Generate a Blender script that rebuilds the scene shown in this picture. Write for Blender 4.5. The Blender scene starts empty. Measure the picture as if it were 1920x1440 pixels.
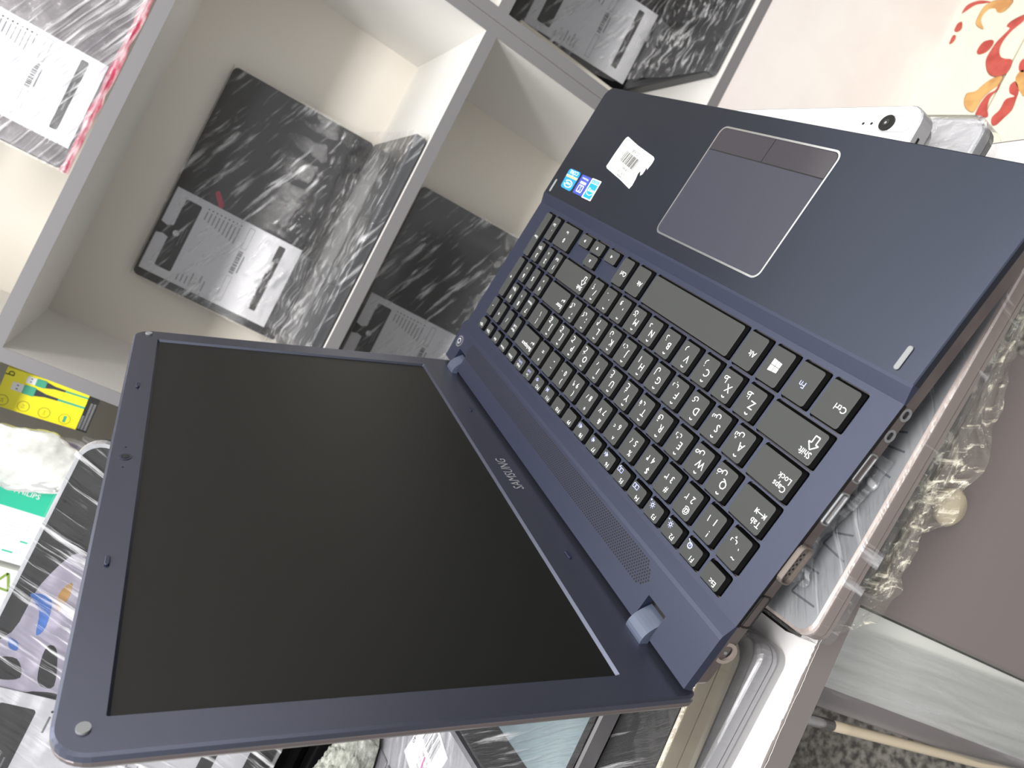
import bpy, bmesh, math, random
from mathutils import Vector, Matrix, noise
random.seed(7)
S = bpy.context.scene
COL = S.collection
# ------------------------------------------------------------------ camera
F_PX = 1467.24
# rows: camera right / down / forward axes written in room axes (x along the shelf, y into it, z up)
MR = Matrix(((0.4581862, -0.37851346, -0.8042344), (-0.88858058, -0.21758724, -0.40383209), (-0.02213527, 0.89965735, -0.43603518)))
CAMZ = 0.9
cam = bpy.data.cameras.new('camera')
cam_o = bpy.data.objects.new('camera', cam)
COL.objects.link(cam_o)
cam.sensor_width = 36.0
cam.lens = F_PX / 1920 * 36
cam.clip_start = 0.01
r, d, w = MR[0], MR[1], MR[2]
cam_o.matrix_world = Matrix(((r[0], -d[0], -w[0], 0), (r[1], -d[1], -w[1], 0), (r[2], -d[2], -w[2], CAMZ), (0, 0, 0, 1)))
cam.dof.use_dof = True
cam.dof.focus_distance = 0.40
cam.dof.aperture_fstop = 20
S.camera = cam_o
# ------------------------------------------------------------------ light
S.view_settings.view_transform = 'Standard'
S.view_settings.look = 'None'
S.view_settings.exposure = 0.0
S.view_settings.gamma = 1.0
wd = bpy.data.worlds.new('shop'); S.world = wd; wd.use_nodes = True
wd.node_tree.nodes['Background'].inputs[0].default_value = (0.95, 0.97, 1.0, 1)
wd.node_tree.nodes['Background'].inputs[1].default_value = 0.84


def area(name, loc, aim, sx, sy, power, col=(1, 0.98, 0.95)):
    l = bpy.data.lights.new(name, 'AREA'); l.shape = 'RECTANGLE'; l.size = sx; l.size_y = sy; l.energy = power; l.color = col
    o = bpy.data.objects.new(name, l); COL.objects.link(o); o.location = loc
    o.rotation_euler = (Vector(aim) - Vector(loc)).to_track_quat('-Z', 'Y').to_euler()
    o['label'] = 'ceiling light panel of the shop'; o['kind'] = 'structure'
    return o


area('ceiling_light', (-0.9, 0.1, 2.5), (-0.3, 0.6, 0.6), 0.9, 0.9, 26)
area('ceiling_light', (0.35, 1.12, 2.55), (0.3, 0.9, 0.6), 1.7, 0.22, 13)
area('ceiling_light', (-0.1, -0.9, 2.4), (0, 0.8, 0.6), 1.4, 0.3, 62)

# ------------------------------------------------------------------ frames
LAP = Matrix(((0.1859, -0.9826, 0.0018), (0.9805, 0.1854, -0.0646), (0.0631, 0.0138, 0.9979)))
LAP_O = Vector((-29.0, 243.6, -254.1))
RC = Matrix(((-0.33675255, -0.53147118, -0.77726193), (-0.40402278, 0.82718115, -0.39055977), (0.85050768, 0.18250953, -0.49328183)))
CC = Vector((-218.29673522, -70.16783301, 269.2456551))


def wray(x, y):
    return MR.transposed() @ Vector(((x - 960) / F_PX, (y - 720) / F_PX, 1))


def on_z(x, y, h):  # millimetres, camera at the origin
    v = wray(x, y); return v * (h / v[2])


def on_y(x, y, dd):
    v = wray(x, y); return v * (dd / v[1])


def lapz(x, y, z):  # point of the laptop's own frame (mm) at height z
    v = RC.transposed() @ Vector(((x - 960) / F_PX, (y - 720) / F_PX, 1))
    return CC + v * ((z - CC[2]) / v[2])


def room_mat(loc, rz=0.0):
    return Matrix.Translation(Vector((loc[0] / 1000, loc[1] / 1000, loc[2] / 1000 + CAMZ))) @ Matrix.Rotation(rz, 4, 'Z')


def lap_mat(loc=(0, 0, 0), rz=0.0):
    m = LAP.to_4x4()
    # orthonormalise
    q = m.to_quaternion().to_matrix().to_4x4()
    m = Matrix.Translation(Vector((LAP_O[0], LAP_O[1], LAP_O[2] + CAMZ * 1000)) / 1000) @ q
    return m @ Matrix.Translation(Vector(loc) / 1000) @ Matrix.Rotation(rz, 4, 'Z')


# ------------------------------------------------------------------ materials
def lin(c):
    return tuple(((v / 255) / 12.92 if v / 255 <= 0.04045 else ((v / 255 + 0.055) / 1.055) ** 2.4) for v in c) + (1,)


MATS = {}


def mat(name, rgb, rough=0.5, metal=0.0, bump=0.0, bscale=200, var=0.0, vscale=30, stretch=(1, 1, 1), emit=0, spec=0.5, coat=0, rgb2=None, aniso=False):
    if name in MATS: return MATS[name]
    m = bpy.data.materials.new(name); m.use_nodes = True
    nt = m.node_tree; N = nt.nodes; L = nt.links; b = N['Principled BSDF']
    b.inputs['Base Color'].default_value = lin(rgb)
    b.inputs['Roughness'].default_value = rough
    b.inputs['Metallic'].default_value = metal
    b.inputs['Specular IOR Level'].default_value = spec
    b.inputs['Coat Weight'].default_value = coat
    tc = N.new('ShaderNodeTexCoord'); mp = N.new('ShaderNodeMapping'); mp.inputs['Scale'].default_value = stretch
    L.new(tc.outputs['Object'], mp.inputs[0])
    if var or rgb2:
        nz = N.new('ShaderNodeTexNoise'); nz.inputs['Scale'].default_value = vscale; nz.inputs['Detail'].default_value = 6
        L.new(mp.outputs[0], nz.inputs['Vector'])
        mx = N.new('ShaderNodeMix'); mx.data_type = 'RGBA'
        a = lin(rgb); c2 = lin(rgb2) if rgb2 else tuple(min(1, v * (1 - var)) for v in a[:3]) + (1,)
        mx.inputs[6].default_value = a; mx.inputs[7].default_value = c2
        cr = N.new('ShaderNodeValToRGB'); cr.color_ramp.elements[0].position = 0.38; cr.color_ramp.elements[1].position = 0.62
        L.new(nz.outputs[0], cr.inputs[0]); L.new(cr.outputs[0], mx.inputs[0]); L.new(mx.outputs[2], b.inputs['Base Color'])
    if bump:
        nb = N.new('ShaderNodeTexNoise'); nb.inputs['Scale'].default_value = bscale; nb.inputs['Detail'].default_value = 4
        L.new(mp.outputs[0], nb.inputs['Vector'])
        bp = N.new('ShaderNodeBump'); bp.inputs['Strength'].default_value = bump; bp.inputs['Distance'].default_value = 0.001
        L.new(nb.outputs[0], bp.inputs['Height']); L.new(bp.outputs[0], b.inputs['Normal'])
    MATS[name] = m
    return m


def film_mat(name, tint=(235, 235, 238), haze=0.06, streak=0.62, ang=0.5, scale=(6, 210, 6), rough=0.12, bump=0.6, lo=0.53, hi=0.70, axis='Z_AXIS'):
    """clear stretch film: see-through, glossy, milky where it is pulled into folds"""
    if name in MATS: return MATS[name]
    m = bpy.data.materials.new(name); m.use_nodes = True
    nt = m.node_tree; N = nt.nodes; L = nt.links
    b = N['Principled BSDF']; out = N['Material Output']
    b.inputs['Base Color'].default_value = lin(tint); b.inputs['Roughness'].default_value = rough
    b.inputs['Specular IOR Level'].default_value = 1.0
    tc = N.new('ShaderNodeTexCoord'); mp = N.new('ShaderNodeMapping')
    mp.inputs['Scale'].default_value = scale; mp.inputs['Rotation'].default_value = (0, 0, 0)
    rt = N.new('ShaderNodeVectorRotate'); rt.rotation_type = axis; rt.inputs['Angle'].default_value = ang
    wn = N.new('ShaderNodeTexNoise'); wn.inputs['Scale'].default_value = 7; L.new(tc.outputs['Object'], wn.inputs['Vector'])
    ad = N.new('ShaderNodeVectorMath'); ad.operation = 'MULTIPLY_ADD'; ad.inputs[1].default_value = (0.02, 0.02, 0.02)
    L.new(wn.outputs['Color'], ad.inputs[0]); L.new(tc.outputs['Object'], ad.inputs[2])
    L.new(ad.outputs[0], rt.inputs['Vector']); L.new(rt.outputs[0], mp.inputs[0])
    n1 = N.new('ShaderNodeTexNoise'); n1.inputs['Scale'].default_value = 1.0; n1.inputs['Detail'].default_value = 5; n1.inputs['Roughness'].default_value = 0.6
    L.new(mp.outputs[0], n1.inputs['Vector'])
    bp = N.new('ShaderNodeBump'); bp.inputs['Strength'].default_value = bump; bp.inputs['Distance'].default_value = 0.004
    L.new(n1.outputs[0], bp.inputs['Height']); L.new(bp.outputs[0], b.inputs['Normal'])
    n2 = N.new('ShaderNodeTexNoise'); n2.inputs['Scale'].default_value = 9; L.new(tc.outputs['Object'], n2.inputs['Vector'])
    mu = N.new('ShaderNodeMath'); mu.operation = 'MULTIPLY_ADD'; mu.inputs[1].default_value = 0.35; L.new(n2.outputs[0], mu.inputs[0]); L.new(n1.outputs[0], mu.inputs[2])
    mr = N.new('ShaderNodeMapRange'); mr.inputs[1].default_value = lo + 0.17; mr.inputs[2].default_value = hi + 0.17
    mr.inputs[3].default_value = haze; mr.inputs[4].default_value = streak
    L.new(mu.outputs[0], mr.inputs[0])
    tr = N.new('ShaderNodeBsdfTransparent'); mx = N.new('ShaderNodeMixShader')
    L.new(mr.outputs[0], mx.inputs[0]); L.new(tr.outputs[0], mx.inputs[1]); L.new(b.outputs[0], mx.inputs[2])
    gl = N.new('ShaderNodeBsdfGlossy'); gl.inputs['Roughness'].default_value = 0.06; L.new(bp.outputs[0], gl.inputs['Normal'])
    fr = N.new('ShaderNodeFresnel'); fr.inputs[0].default_value = 1.5; L.new(bp.outputs[0], fr.inputs['Normal'])
    hf = N.new('ShaderNodeMath'); hf.operation = 'MULTIPLY'; hf.inputs[1].default_value = 0.7; L.new(fr.outputs[0], hf.inputs[0])
    m2 = N.new('ShaderNodeMixShader'); L.new(hf.outputs[0], m2.inputs[0]); L.new(mx.outputs[0], m2.inputs[1]); L.new(gl.outputs[0], m2.inputs[2])
    L.new(m2.outputs[0], out.inputs[0])
    MATS[name] = m
    return m


white_board = mat('white_melamine', (236, 234, 230), 0.45)
cream_board = mat('cream_melamine', (226, 220, 210), 0.5)
edge_gray = mat('gray_edge_band', (122, 120, 122), 0.45)
edge_gray2 = mat('gray_edge_band_dark', (122, 115, 113), 0.45)
deckm = mat('navy_plastic', (44, 50, 72), 0.31, metal=0.45, bump=0.10, bscale=5000, spec=0.8)
palmm = mat('brushed_navy_metal', (60, 65, 77), 0.27, metal=0.85, bump=0.05, bscale=60, stretch=(1, 60, 1))
sidem = mat('taupe_plastic', (86, 78, 76), 0.3, rgb2=(72, 64, 63), vscale=60)
blackm = mat('black_plastic', (8, 8, 9), 0.34, spec=0.35)
holem = mat('dark_hole', (5, 5, 6), 0.6)
keytop = mat('key_charcoal', (50, 52, 51), 0.6, bump=0.06, bscale=4000)
keyside = mat('key_side_black', (3, 3, 4), 0.7, spec=0.06)
prt = mat('white_print', (235, 236, 238), 0.5)
prtb = mat('lavender_print', (170, 175, 225), 0.5)
chrome = mat('chrome', (225, 228, 232), 0.18, metal=1.0)
silver = mat('brushed_silver', (175, 178, 182), 0.34, metal=0.85)
bezelm = mat('bezel_navy', (92, 96, 112), 0.25, metal=0.8, bump=0.08, bscale=5000)
screenm = mat('matte_panel', (13, 14, 12), 0.42, spec=0.35)
paper = mat('white_paper', (224, 224, 229), 0.6)
ink = mat('black_ink', (28, 28, 28), 0.5)
inkg = mat('gray_ink', (120, 120, 124), 0.6)
glossblack = mat('gloss_black', (16, 15, 16), 0.12)
darkgray = mat('dark_gray_metal', (70, 72, 76), 0.35, metal=0.4)
film_a = film_mat('stretch_film', ang=-0.42, axis='Y_AXIS', scale=(7, 105, 105), streak=.7)
film_b = film_mat('stretch_film_dense', ang=0.42, haze=0.08, streak=0.62, lo=0.52, hi=0.70, scale=(6, 190, 6))
film_c = film_mat('stretch_film_clear', ang=0.9, haze=0.04, streak=0.55, lo=0.58, hi=0.70, scale=(9, 160, 9))
film_y = film_mat('stretch_film_aged', tint=(240, 234, 214), ang=1.2, haze=0.05, streak=0.85, lo=0.53, hi=0.66, scale=(14, 230, 230), bump=1.0, rough=.1)


# ------------------------------------------------------------------ mesh tools
def rrect(x0, x1, y0, y1, r=0, n=5):
    if not isinstance(r, (tuple, list)) and r <= 0: return [(x0, y0), (x1, y0), (x1, y1), (x0, y1)]
    rs = r if isinstance(r, (tuple, list)) else (r, r, r, r)
    pts = []
    for (cx, cy, a0, rr) in ((x0, y0, 180, rs[0]), (x1, y0, 270, rs[1]), (x1, y1, 0, rs[2]), (x0, y1, 90, rs[3])):
        sx = 1 if cx == x0 else -1; sy = 1 if cy == y0 else -1
        for k in range(n + 1):
            a = math.radians(a0 + 90 * k / n)
            pts.append((cx + sx * rr + rr * math.cos(a), cy + sy * rr + rr * math.sin(a)))
    return pts


_txt = {}


def text_geo(s, size, align='CENTER'):
    key = (s, size, align)
    if key in _txt: return _txt[key]
    c = bpy.data.curves.new('t', 'FONT'); c.body = s; c.size = size; c.align_x = align; c.align_y = 'CENTER'; c.resolution_u = 2
    o = bpy.data.objects.new('t', c); COL.objects.link(o)
    bpy.context.view_layer.update()
    me = bpy.data.meshes.new_from_object(o.evaluated_get(bpy.context.evaluated_depsgraph_get()))
    res = ([tuple(v.co) for v in me.vertices], [tuple(p.vertices) for p in me.polygons])
    bpy.data.meshes.remove(me); bpy.data.objects.remove(o); bpy.data.curves.remove(c)
    _txt[key] = res
    return res


class G:
    """collects shapes (millimetres) and links them as one mesh object"""
    def __init__(s): s.v = []; s.f = []; s.m = []; s.mats = []

    def mi(s, m):
        if m not in s.mats: s.mats.append(m)
        return s.mats.index(m)

    def add(s, vs, fs, m):
        b = len(s.v); k = s.mi(m)
        s.v += [tuple(v) for v in vs]
        for f in fs: s.f.append(tuple(b + i for i in f)); s.m.append(k)

    def poly(s, pts, m): s.add(pts, [tuple(range(len(pts)))], m)

    def loft(s, loops, m, top=None, bottom=None, close=True):
        """loops: list of (outline2d, z) bottom to top"""
        n = len(loops[0][0]); vs = []
        for o, z in loops: vs += [(p[0], p[1], z if not callable(z) else z(*p)) for p in o]
        fs = []
        for k in range(len(loops) - 1):
            for i in range(n):
                j = (i + 1) % n
                fs.append((k * n + i, k * n + j, (k + 1) * n + j, (k + 1) * n + i))
        s.add(vs, fs, m)
        if close:
            s.add(vs[:n], [tuple(range(n - 1, -1, -1))], bottom or m)
            s.add(vs[-n:], [tuple(range(n))], top or m)

    def prism(s, o, z0, z1, m, top=None): s.loft([(o, z0), (o, z1)], m, top)

    def soft(s, x0, x1, y0, y1, z0, z1, r, e, m, top=None):
        """rounded slab with a chamfered rim"""
        a = rrect(x0 + e, x1 - e, y0 + e, y1 - e, max(r - e, 0.1)); b = rrect(x0, x1, y0, y1, max(r, 0.1))
        s.loft([(a, z0), (b, z0 + e), (b, z1 - e), (a, z1)], m, top)

    def box(s, x0, x1, y0, y1, z0, z1, m): s.prism(rrect(x0, x1, y0, y1), z0, z1, m)

    def disc(s, x, y, z0, z1, r, m, n=16, rx=None, top=None):
        o = [(x + (rx or r) * math.cos(2 * math.pi * k / n), y + r * math.sin(2 * math.pi * k / n)) for k in range(n)]
        s.loft([(o, z0), (o, z1)], m, top)

    def ring(s, outer, inner, z0, z1, m):
        n = len(outer); vs = [(p[0], p[1], z1) for p in outer] + [(p[0], p[1], z1) for p in inner] + [(p[0], p[1], z0) for p in outer] + [(p[0], p[1], z0) for p in inner]
        fs = []
        for i in range(n):
            j = (i + 1) % n
            fs += [(i, j, n + j, n + i), (2 * n + i, 3 * n + i, 3 * n + j, 2 * n + j), (2 * n + i, 2 * n + j, j, i), (3 * n + j, 3 * n + i, n + i, n + j)]
        s.add(vs, fs, m)

    def holes(s, outer, inner, z0, z1, m, wall=None):
        bm = bmesh.new(); edges = []; loops = []
        if inner:
            o2 = []
            for a, b in zip(outer, outer[1:] + outer[:1]):
                k = max(1, int(math.hypot(b[0] - a[0], b[1] - a[1]) / 7))
                o2 += [(a[0] + (b[0] - a[0]) * q / k, a[1] + (b[1] - a[1]) * q / k) for q in range(k)]
            outer = o2
        for lp in [outer] + inner:
            vv = [bm.verts.new((p[0], p[1], z1)) for p in lp]; loops.append(vv)
            edges += [bm.edges.new((vv[i], vv[(i + 1) % len(vv)])) for i in range(len(vv))]
        bmesh.ops.triangle_fill(bm, edges=edges, use_beauty=True, use_dissolve=False)
        bm.verts.index_update()
        for f in bm.faces:
            if f.normal.z < 0: f.normal_flip()
        vs = [tuple(v.co) for v in bm.verts]; fs = [tuple(v.index for v in f.verts) for f in bm.faces]
        s.add(vs, fs, m); bm.free()
        for lp in [outer] + inner:
            n = len(lp)
            s.add([(p[0], p[1], z0) for p in lp] + [(p[0], p[1], z1) for p in lp], [(i, (i + 1) % n, n + (i + 1) % n, n + i) for i in range(n)], wall or m)

    def text(s, t, x, y, z, size, m, rot=0.0, align='CENTER', sx=1.0):
        vs, fs = text_geo(t, size, align); c, q = math.cos(rot), math.sin(rot)
        s.add([(x + (v[0] * sx) * c - v[1] * q, y + v[0] * sx * q + v[1] * c, z) for v in vs], fs, m)

    def line(s, pts, wd_, z, m):
        """flat stroke"""
        for a, b in zip(pts[:-1], pts[1:]):
            dx, dy = b[0] - a[0], b[1] - a[1]; l = math.hypot(dx, dy) or 1
            nx, ny = -dy / l * wd_ / 2, dx / l * wd_ / 2
            s.poly([(a[0] - nx, a[1] - ny, z), (b[0] - nx, b[1] - ny, z), (b[0] + nx, b[1] + ny, z), (a[0] + nx, a[1] + ny, z)], m)

    def tube(s, path, r, m, n=10):
        path = [Vector(p) for p in path]; vs = []; fs = []
        for i, p in enumerate(path):
            t = (path[min(i + 1, len(path) - 1)] - path[max(i - 1, 0)]).normalized()
            a = t.cross(Vector((0.3, 0.2, 1)))
            if a.length < 1e-3: a = t.cross(Vector((1, 0, 0)))
            a.normalize(); b = t.cross(a)
            rr = r[i] if isinstance(r, (list, tuple)) else r
            vs += [p + a * rr * math.cos(2 * math.pi * k / n) + b * rr * math.sin(2 * math.pi * k / n) for k in range(n)]
        for i in range(len(path) - 1):
            for k in range(n): fs.append((i * n + k, i * n + (k + 1) % n, (i + 1) * n + (k + 1) % n, (i + 1) * n + k))
        fs.append(tuple(range(n - 1, -1, -1))); fs.append(tuple((len(path) - 1) * n + k for k in range(n)))
        s.add(vs, fs, m)

    def sheet(s, fn, nu, nv, m):
        vs = [fn(i / nu, j / nv) for i in range(nu + 1) for j in range(nv + 1)]
        fs = [(i * (nv + 1) + j, (i + 1) * (nv + 1) + j, (i + 1) * (nv + 1) + j + 1, i * (nv + 1) + j + 1) for i in range(nu) for j in range(nv)]
        s.add(vs, fs, m)

    def build(s, name, parent=None, mw=None, ml=None, smooth=False, bevel=0):
        me = bpy.data.meshes.new(name)
        me.from_pydata([(v[0] / 1000, v[1] / 1000, v[2] / 1000) for v in s.v], [], s.f)
        for m in s.mats: me.materials.append(m)
        me.polygons.foreach_set('material_index', s.m)
        if smooth: me.polygons.foreach_set('use_smooth', [True] * len(s.f))
        me.update()
        o = bpy.data.objects.new(name, me); COL.objects.link(o)
        if parent: o.parent = parent
        if ml is not None: o.matrix_local = ml
        if mw is not None: o.matrix_world = mw
        if bevel:
            b = o.modifiers.new('bevel', 'BEVEL'); b.width = bevel / 1000; b.segments = 2; b.limit_method = 'ANGLE'
        return o


def tag(o, label, cat=None, group=None, kind=None):
    if label: o['label'] = label
    if cat: o['category'] = cat
    if group: o['group'] = group
    if kind: o['kind'] = kind
    return o


def thing(name, mw, label, cat, group=None):
    o = bpy.data.objects.new(name, None); COL.objects.link(o); o.empty_display_size = 0.02; o.matrix_world = mw
    return tag(o, label, cat, group)


def copy_tree(o, parent=None):
    c = o.copy(); COL.objects.link(c)
    if parent: c.parent = parent; c.matrix_parent_inverse = o.matrix_parent_inverse.copy()
    for ch in list(o.children): copy_tree(ch, c)
    return c


# ================================================================== THE ROOM
Z_FLOOR = -900
Z_CTR = -363
granite = mat('granite_floor', (126, 122, 116), 0.5, rgb2=(62, 58, 56), vscale=120, bump=0.1, bscale=80)
g = G(); g.box(-2400, 2400, -1500, 1400, Z_FLOOR - 40, Z_FLOOR, granite)
tag(g.build('floor', mw=room_mat((0, 0, 0))), 'dark speckled granite floor', kind='structure')
g = G(); g.box(-2400, 2400, 1352, 1372, Z_FLOOR, 1500, mat('wall_paint', (232, 230, 226), 0.8))
tag(g.build('wall_back', mw=room_mat((0, 0, 0))), 'off-white wall behind the shelves', kind='structure')

g = G(); g.box(1350, 1370, -1500, 1352, Z_FLOOR, 1500, mat('wall_paint', (0, 0, 0)))  # unseen wall, added for what the laptop screen and bezel reflect
tag(g.build('reflection_wall', mw=room_mat((0, 0, 0))), 'plain wall added out of view at right to shape reflections', kind='structure')
g = G(); g.box(1338, 1350, -1500, 1352, Z_FLOOR, 120, mat('reflection_dark', (44, 42, 40), .5))  # added dark panel, keeps reflections low on the lid dark
tag(g.build('reflection_panel_1', mw=room_mat((0, 0, 0))), 'dark panel added out of view at right to darken low reflections', kind='structure')

# glazed floor tiles with painted leaf motif
tile_c = mat('cream_glaze', (238, 233, 212), 0.22, var=0.04, vscale=25)
red_g = mat('red_glaze', (196, 84, 74), 0.3, rgb2=(178, 66, 58), vscale=60)
och_g = mat('ochre_glaze', (216, 172, 104), 0.3, rgb2=(198, 142, 82), vscale=45)
line_g = mat('brown_outline', (130, 90, 78), 0.5)


def fl(cx, cy):  # crop pixel (scale 5.143, origin 1660,0) to floor point
    p = on_z(1660 + cx / 5.143, cy / 5.143, Z_FLOOR + 9); return (p[0], p[1])


def smooth_loop(pts, n=5):
    out = []; k = len(pts)
    for i in range(k):
        p0, p1, p2, p3 = (Vector(pts[(i + q) % k]) for q in (-1, 0, 1, 2))
        for t in range(n):
            t /= n
            out.append(tuple(0.5 * ((2 * p1) + (-p0 + p2) * t + (2 * p0 - 5 * p1 + 4 * p2 - p3) * t * t + (-p0 + 3 * p1 - 3 * p2 + p3) * t ** 3)))
    return out


def motif(gg, pts, m, z):
    lp = smooth_loop([fl(*p) for p in pts])
    cx = sum(p[0] for p in lp) / len(lp); cy = sum(p[1] for p in lp) / len(lp)
    big = [(cx + (p[0] - cx) * 1.035, cy + (p[1] - cy) * 1.035) for p in lp]
    for o, zz, mm in ((big, z + 0.15, line_g), (lp, z + 0.3, m)):
        bm = bmesh.new(); vv = [bm.verts.new((p[0], p[1], zz)) for p in o]
        bmesh.ops.triangle_fill(bm, edges=[bm.edges.new((vv[i], vv[(i + 1) % len(vv)])) for i in range(len(vv))], use_beauty=True)
        bm.verts.index_update()
        for f in bm.faces:
            if f.normal.z < 0: f.normal_flip()
        gg.add([tuple(v.co) for v in bm.verts], [tuple(v.index for v in f.verts) for f in bm.faces], mm); bm.free()


TZ = Z_FLOOR + 9
ga = G(); ga.soft(560, 900, 852, 1152, Z_FLOOR, TZ, 2, 1, tile_c)
gb = G(); gb.soft(560, 900, 549, 849, Z_FLOOR, TZ, 2, 1, tile_c)
motif(ga, [(885, 490), (940, 410), (1020, 385), (1045, 410), (1010, 470), (960, 510), (900, 525)], red_g, TZ)
motif(ga, [(1337, 150), (1220, 205), (1170, 255), (1200, 275), (1150, 330), (1080, 400), (1030, 470), (975, 570), (980, 670), (1020, 725), (1090, 735), (1160, 710), (1210, 640), (1220, 575), (1150, 565), (1110, 540), (1105, 470), (1150, 380), (1230, 290), (1337, 200)], red_g, TZ)
motif(ga, [(1130, 735), (1030, 760), (940, 820), (870, 880), (790, 900), (762, 970), (775, 1040), (830, 1080), (870, 1060), (930, 960), (1010, 880), (1090, 820)], och_g, TZ)
motif(ga, [(1100, 810), (1060, 870), (990, 910), (930, 980), (890, 1050), (870, 1110), (920, 1140), (990, 1120), (985, 1040), (1005, 960), (1040, 910), (1090, 860)], red_g, TZ)
motif(ga, [(1220, 0), (1060, 5), (960, 60), (900, 150), (875, 220), (900, 262), (950, 278), (925, 210), (940, 150), (1000, 90), (1060, 85), (1080, 120), (1130, 120), (1200, 60)], och_g, TZ)
motif(ga, [(1020, 20), (930, 5), (850, 20), (780, 60), (740, 130), (790, 100), (870, 50), (950, 35)], red_g, TZ)
motif(ga, [(740, 215), (700, 225), (665, 290), (690, 310), (735, 280)], red_g, TZ)
motif(ga, [(680, 345), (650, 345), (615, 420), (640, 420), (672, 385)], red_g, TZ)
motif(gb, [(1340, 570), (1295, 610), (1290, 680), (1340, 690)], red_g, TZ)
motif(gb, [(1260, 790), (1200, 830), (1200, 900), (1245, 930), (1160, 960), (1100, 1060), (1030, 1130), (1030, 1200), (1075, 1200), (1150, 1130), (1220, 1060), (1260, 960), (1285, 870)], red_g, TZ)
motif(gb, [(1340, 690), (1290, 700), (1255, 770), (1290, 870), (1340, 920)], och_g, TZ)
for gg, l in ((ga, 'cream glazed floor tile with red leaf motif touching the cabinet base'), (gb, 'cream glazed floor tile nearer the counter end, across the grout line')):
    tag(gg.build('floor_tile', mw=room_mat((0, 0, 0))), l, 'tile')
g = G(); g.soft(907, 1250, 549, 849, Z_FLOOR, TZ, 2, 1, tile_c); g.build('t') if False else None

# ------------------------------------------------------------------ shelving
YF, YB = 1000, 1322


def shelf_unit(name, xs, tops, label, x_seam_left=None, extra=None):
    t = thing(name, room_mat((xs[0], YF, Z_FLOOR)), label, 'shelf')
    ox, oy, oz = xs[0], YF, Z_FLOOR

    def bx(nm, x0, x1, y0, y1, z0, z1, m, front=True):
        g = G(); g.box(x0 - ox, x1 - ox, y0 - oy + (1.2 if front else 0), y1 - oy, z0 - oz, z1 - oz, m)
        if front: g.box(x0 - ox, x1 - ox, y0 - oy, y0 - oy + 1.2, z0 - oz, z1 - oz, edge_gray)
        return g.build(nm, parent=t)
    for x in xs: bx('divider', x, x + 16, YF, YB, Z_FLOOR, 460, white_board)
    for a, b in zip(xs[:-1], xs[1:]):
        for z in tops: bx('shelf_board', a + 16, b, YF, YB, z - 16, z, white_board)
        for z in (extra or {}).get(a, []): bx('shelf_board', a + 16, b, YF + 6, YB, z - 16, z, white_board)
    g = G(); g.box(xs[0] - ox, xs[-1] + 16 - ox, YB - oy, YB + 6 - oy, 0, 460 - oz, cream_board); g.build('back_panel', parent=t)
    return t, bx


TOPS = (-558, -225, 108, 441)
su, bx = shelf_unit('shelf_unit', (-864, -257, 361), TOPS, 'white cubby shelf unit with gray board edges holding wrapped laptops', extra={-864: [-61]})
bx('plinth', -848, 361, YF + 2, YF + 18, Z_FLOOR, -574, cream_board, False)
sn, bx = shelf_unit('shelf_unit', (378, 985), TOPS, 'white cubby shelf unit to the right of the seam, above the pink-cream base front')
marble = mat('pink_cream_laminate', (244, 238, 235), 0.35, rgb2=(238, 229, 226), vscale=7)
bx('base_front', 394, 985, YF + 1, YF + 17, Z_FLOOR, -575, marble, False)


# ------------------------------------------------------------------ price label sheets
def draw_label(g, W_, H_, x0=0, y0=0, z=0):
    """sheet of paper: header bar with round emblem, spec lines, bar code, footer bar. x right, y up"""
    X = lambda u: x0 + u * W_
    Y = lambda v: y0 + (1 - v) * H_
    g.box(X(0), X(1), Y(1), Y(0), z, z + 0.3, paper)
    z += 0.34

    def rc(u0, u1, v0, v1, m, r=0):
        o = rrect(X(u0), X(u1), Y(v1), Y(v0), r); g.poly([(p[0], p[1], z) for p in o], m)
    rc(.10, .92, .09, .215, ink, 3)
    g.poly([(X(.44), Y(0), z), (X(.58), Y(0), z), (X(.56), Y(.05), z), (X(.60), Y(.10), z), (X(.44), Y(.10), z), (X(.46), Y(.05), z)][::-1], ink)
    z += 0.05
    g.poly([(X(.52) + 4.6 * math.cos(a / 8 * math.pi), Y(.13) + 4.6 * math.sin(a / 8 * math.pi), z) for a in range(16)], paper)
    rc(.40, .64, .168, .174, inkg); rc(.44, .62, .186, .192, inkg)
    for k in range(9):
        v = .265 + k * .032
        g.poly([(X(.93) + 1.1 * math.cos(a / 4 * math.pi), Y(v) + 1.1 * math.sin(a / 4 * math.pi), z) for a in range(8)], ink)
        rc(.80 - (k * 37 % 9) * .012, .90, v - .004, v + .003, inkg)
        if k < 7: rc(.05, .13 + (k * 53 % 7) * .015, v + .005, v + .012, inkg)
    for u0, u1 in ((.05, .36), (.70, .96)):
        for q in ((u0, u1, .585, .588), (u0, u1, .625, .628), (u0, u0 + .005, .585, .628), (u1 - .005, u1, .585, .628)): rc(*q, inkg)
    random.seed(3); u = .39
    while u < .66:
        wd_ = random.choice((.006, .01, .014)); rc(u, u + wd_, .585, .62, ink); u += wd_ + random.choice((.006, .012))
    rc(.42, .63, .635, .645, inkg)
    rc(.12, .93, .83, .885, ink, 2); z += 0.03
    rc(.34, .48, .85, .862, inkg); rc(.52, .68, .85, .862, inkg)


def nz3(x, y, s, a):
    return a * noise.noise(Vector((x * s, y * s, s)))


LEAN = math.atan2(48, 225)


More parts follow.
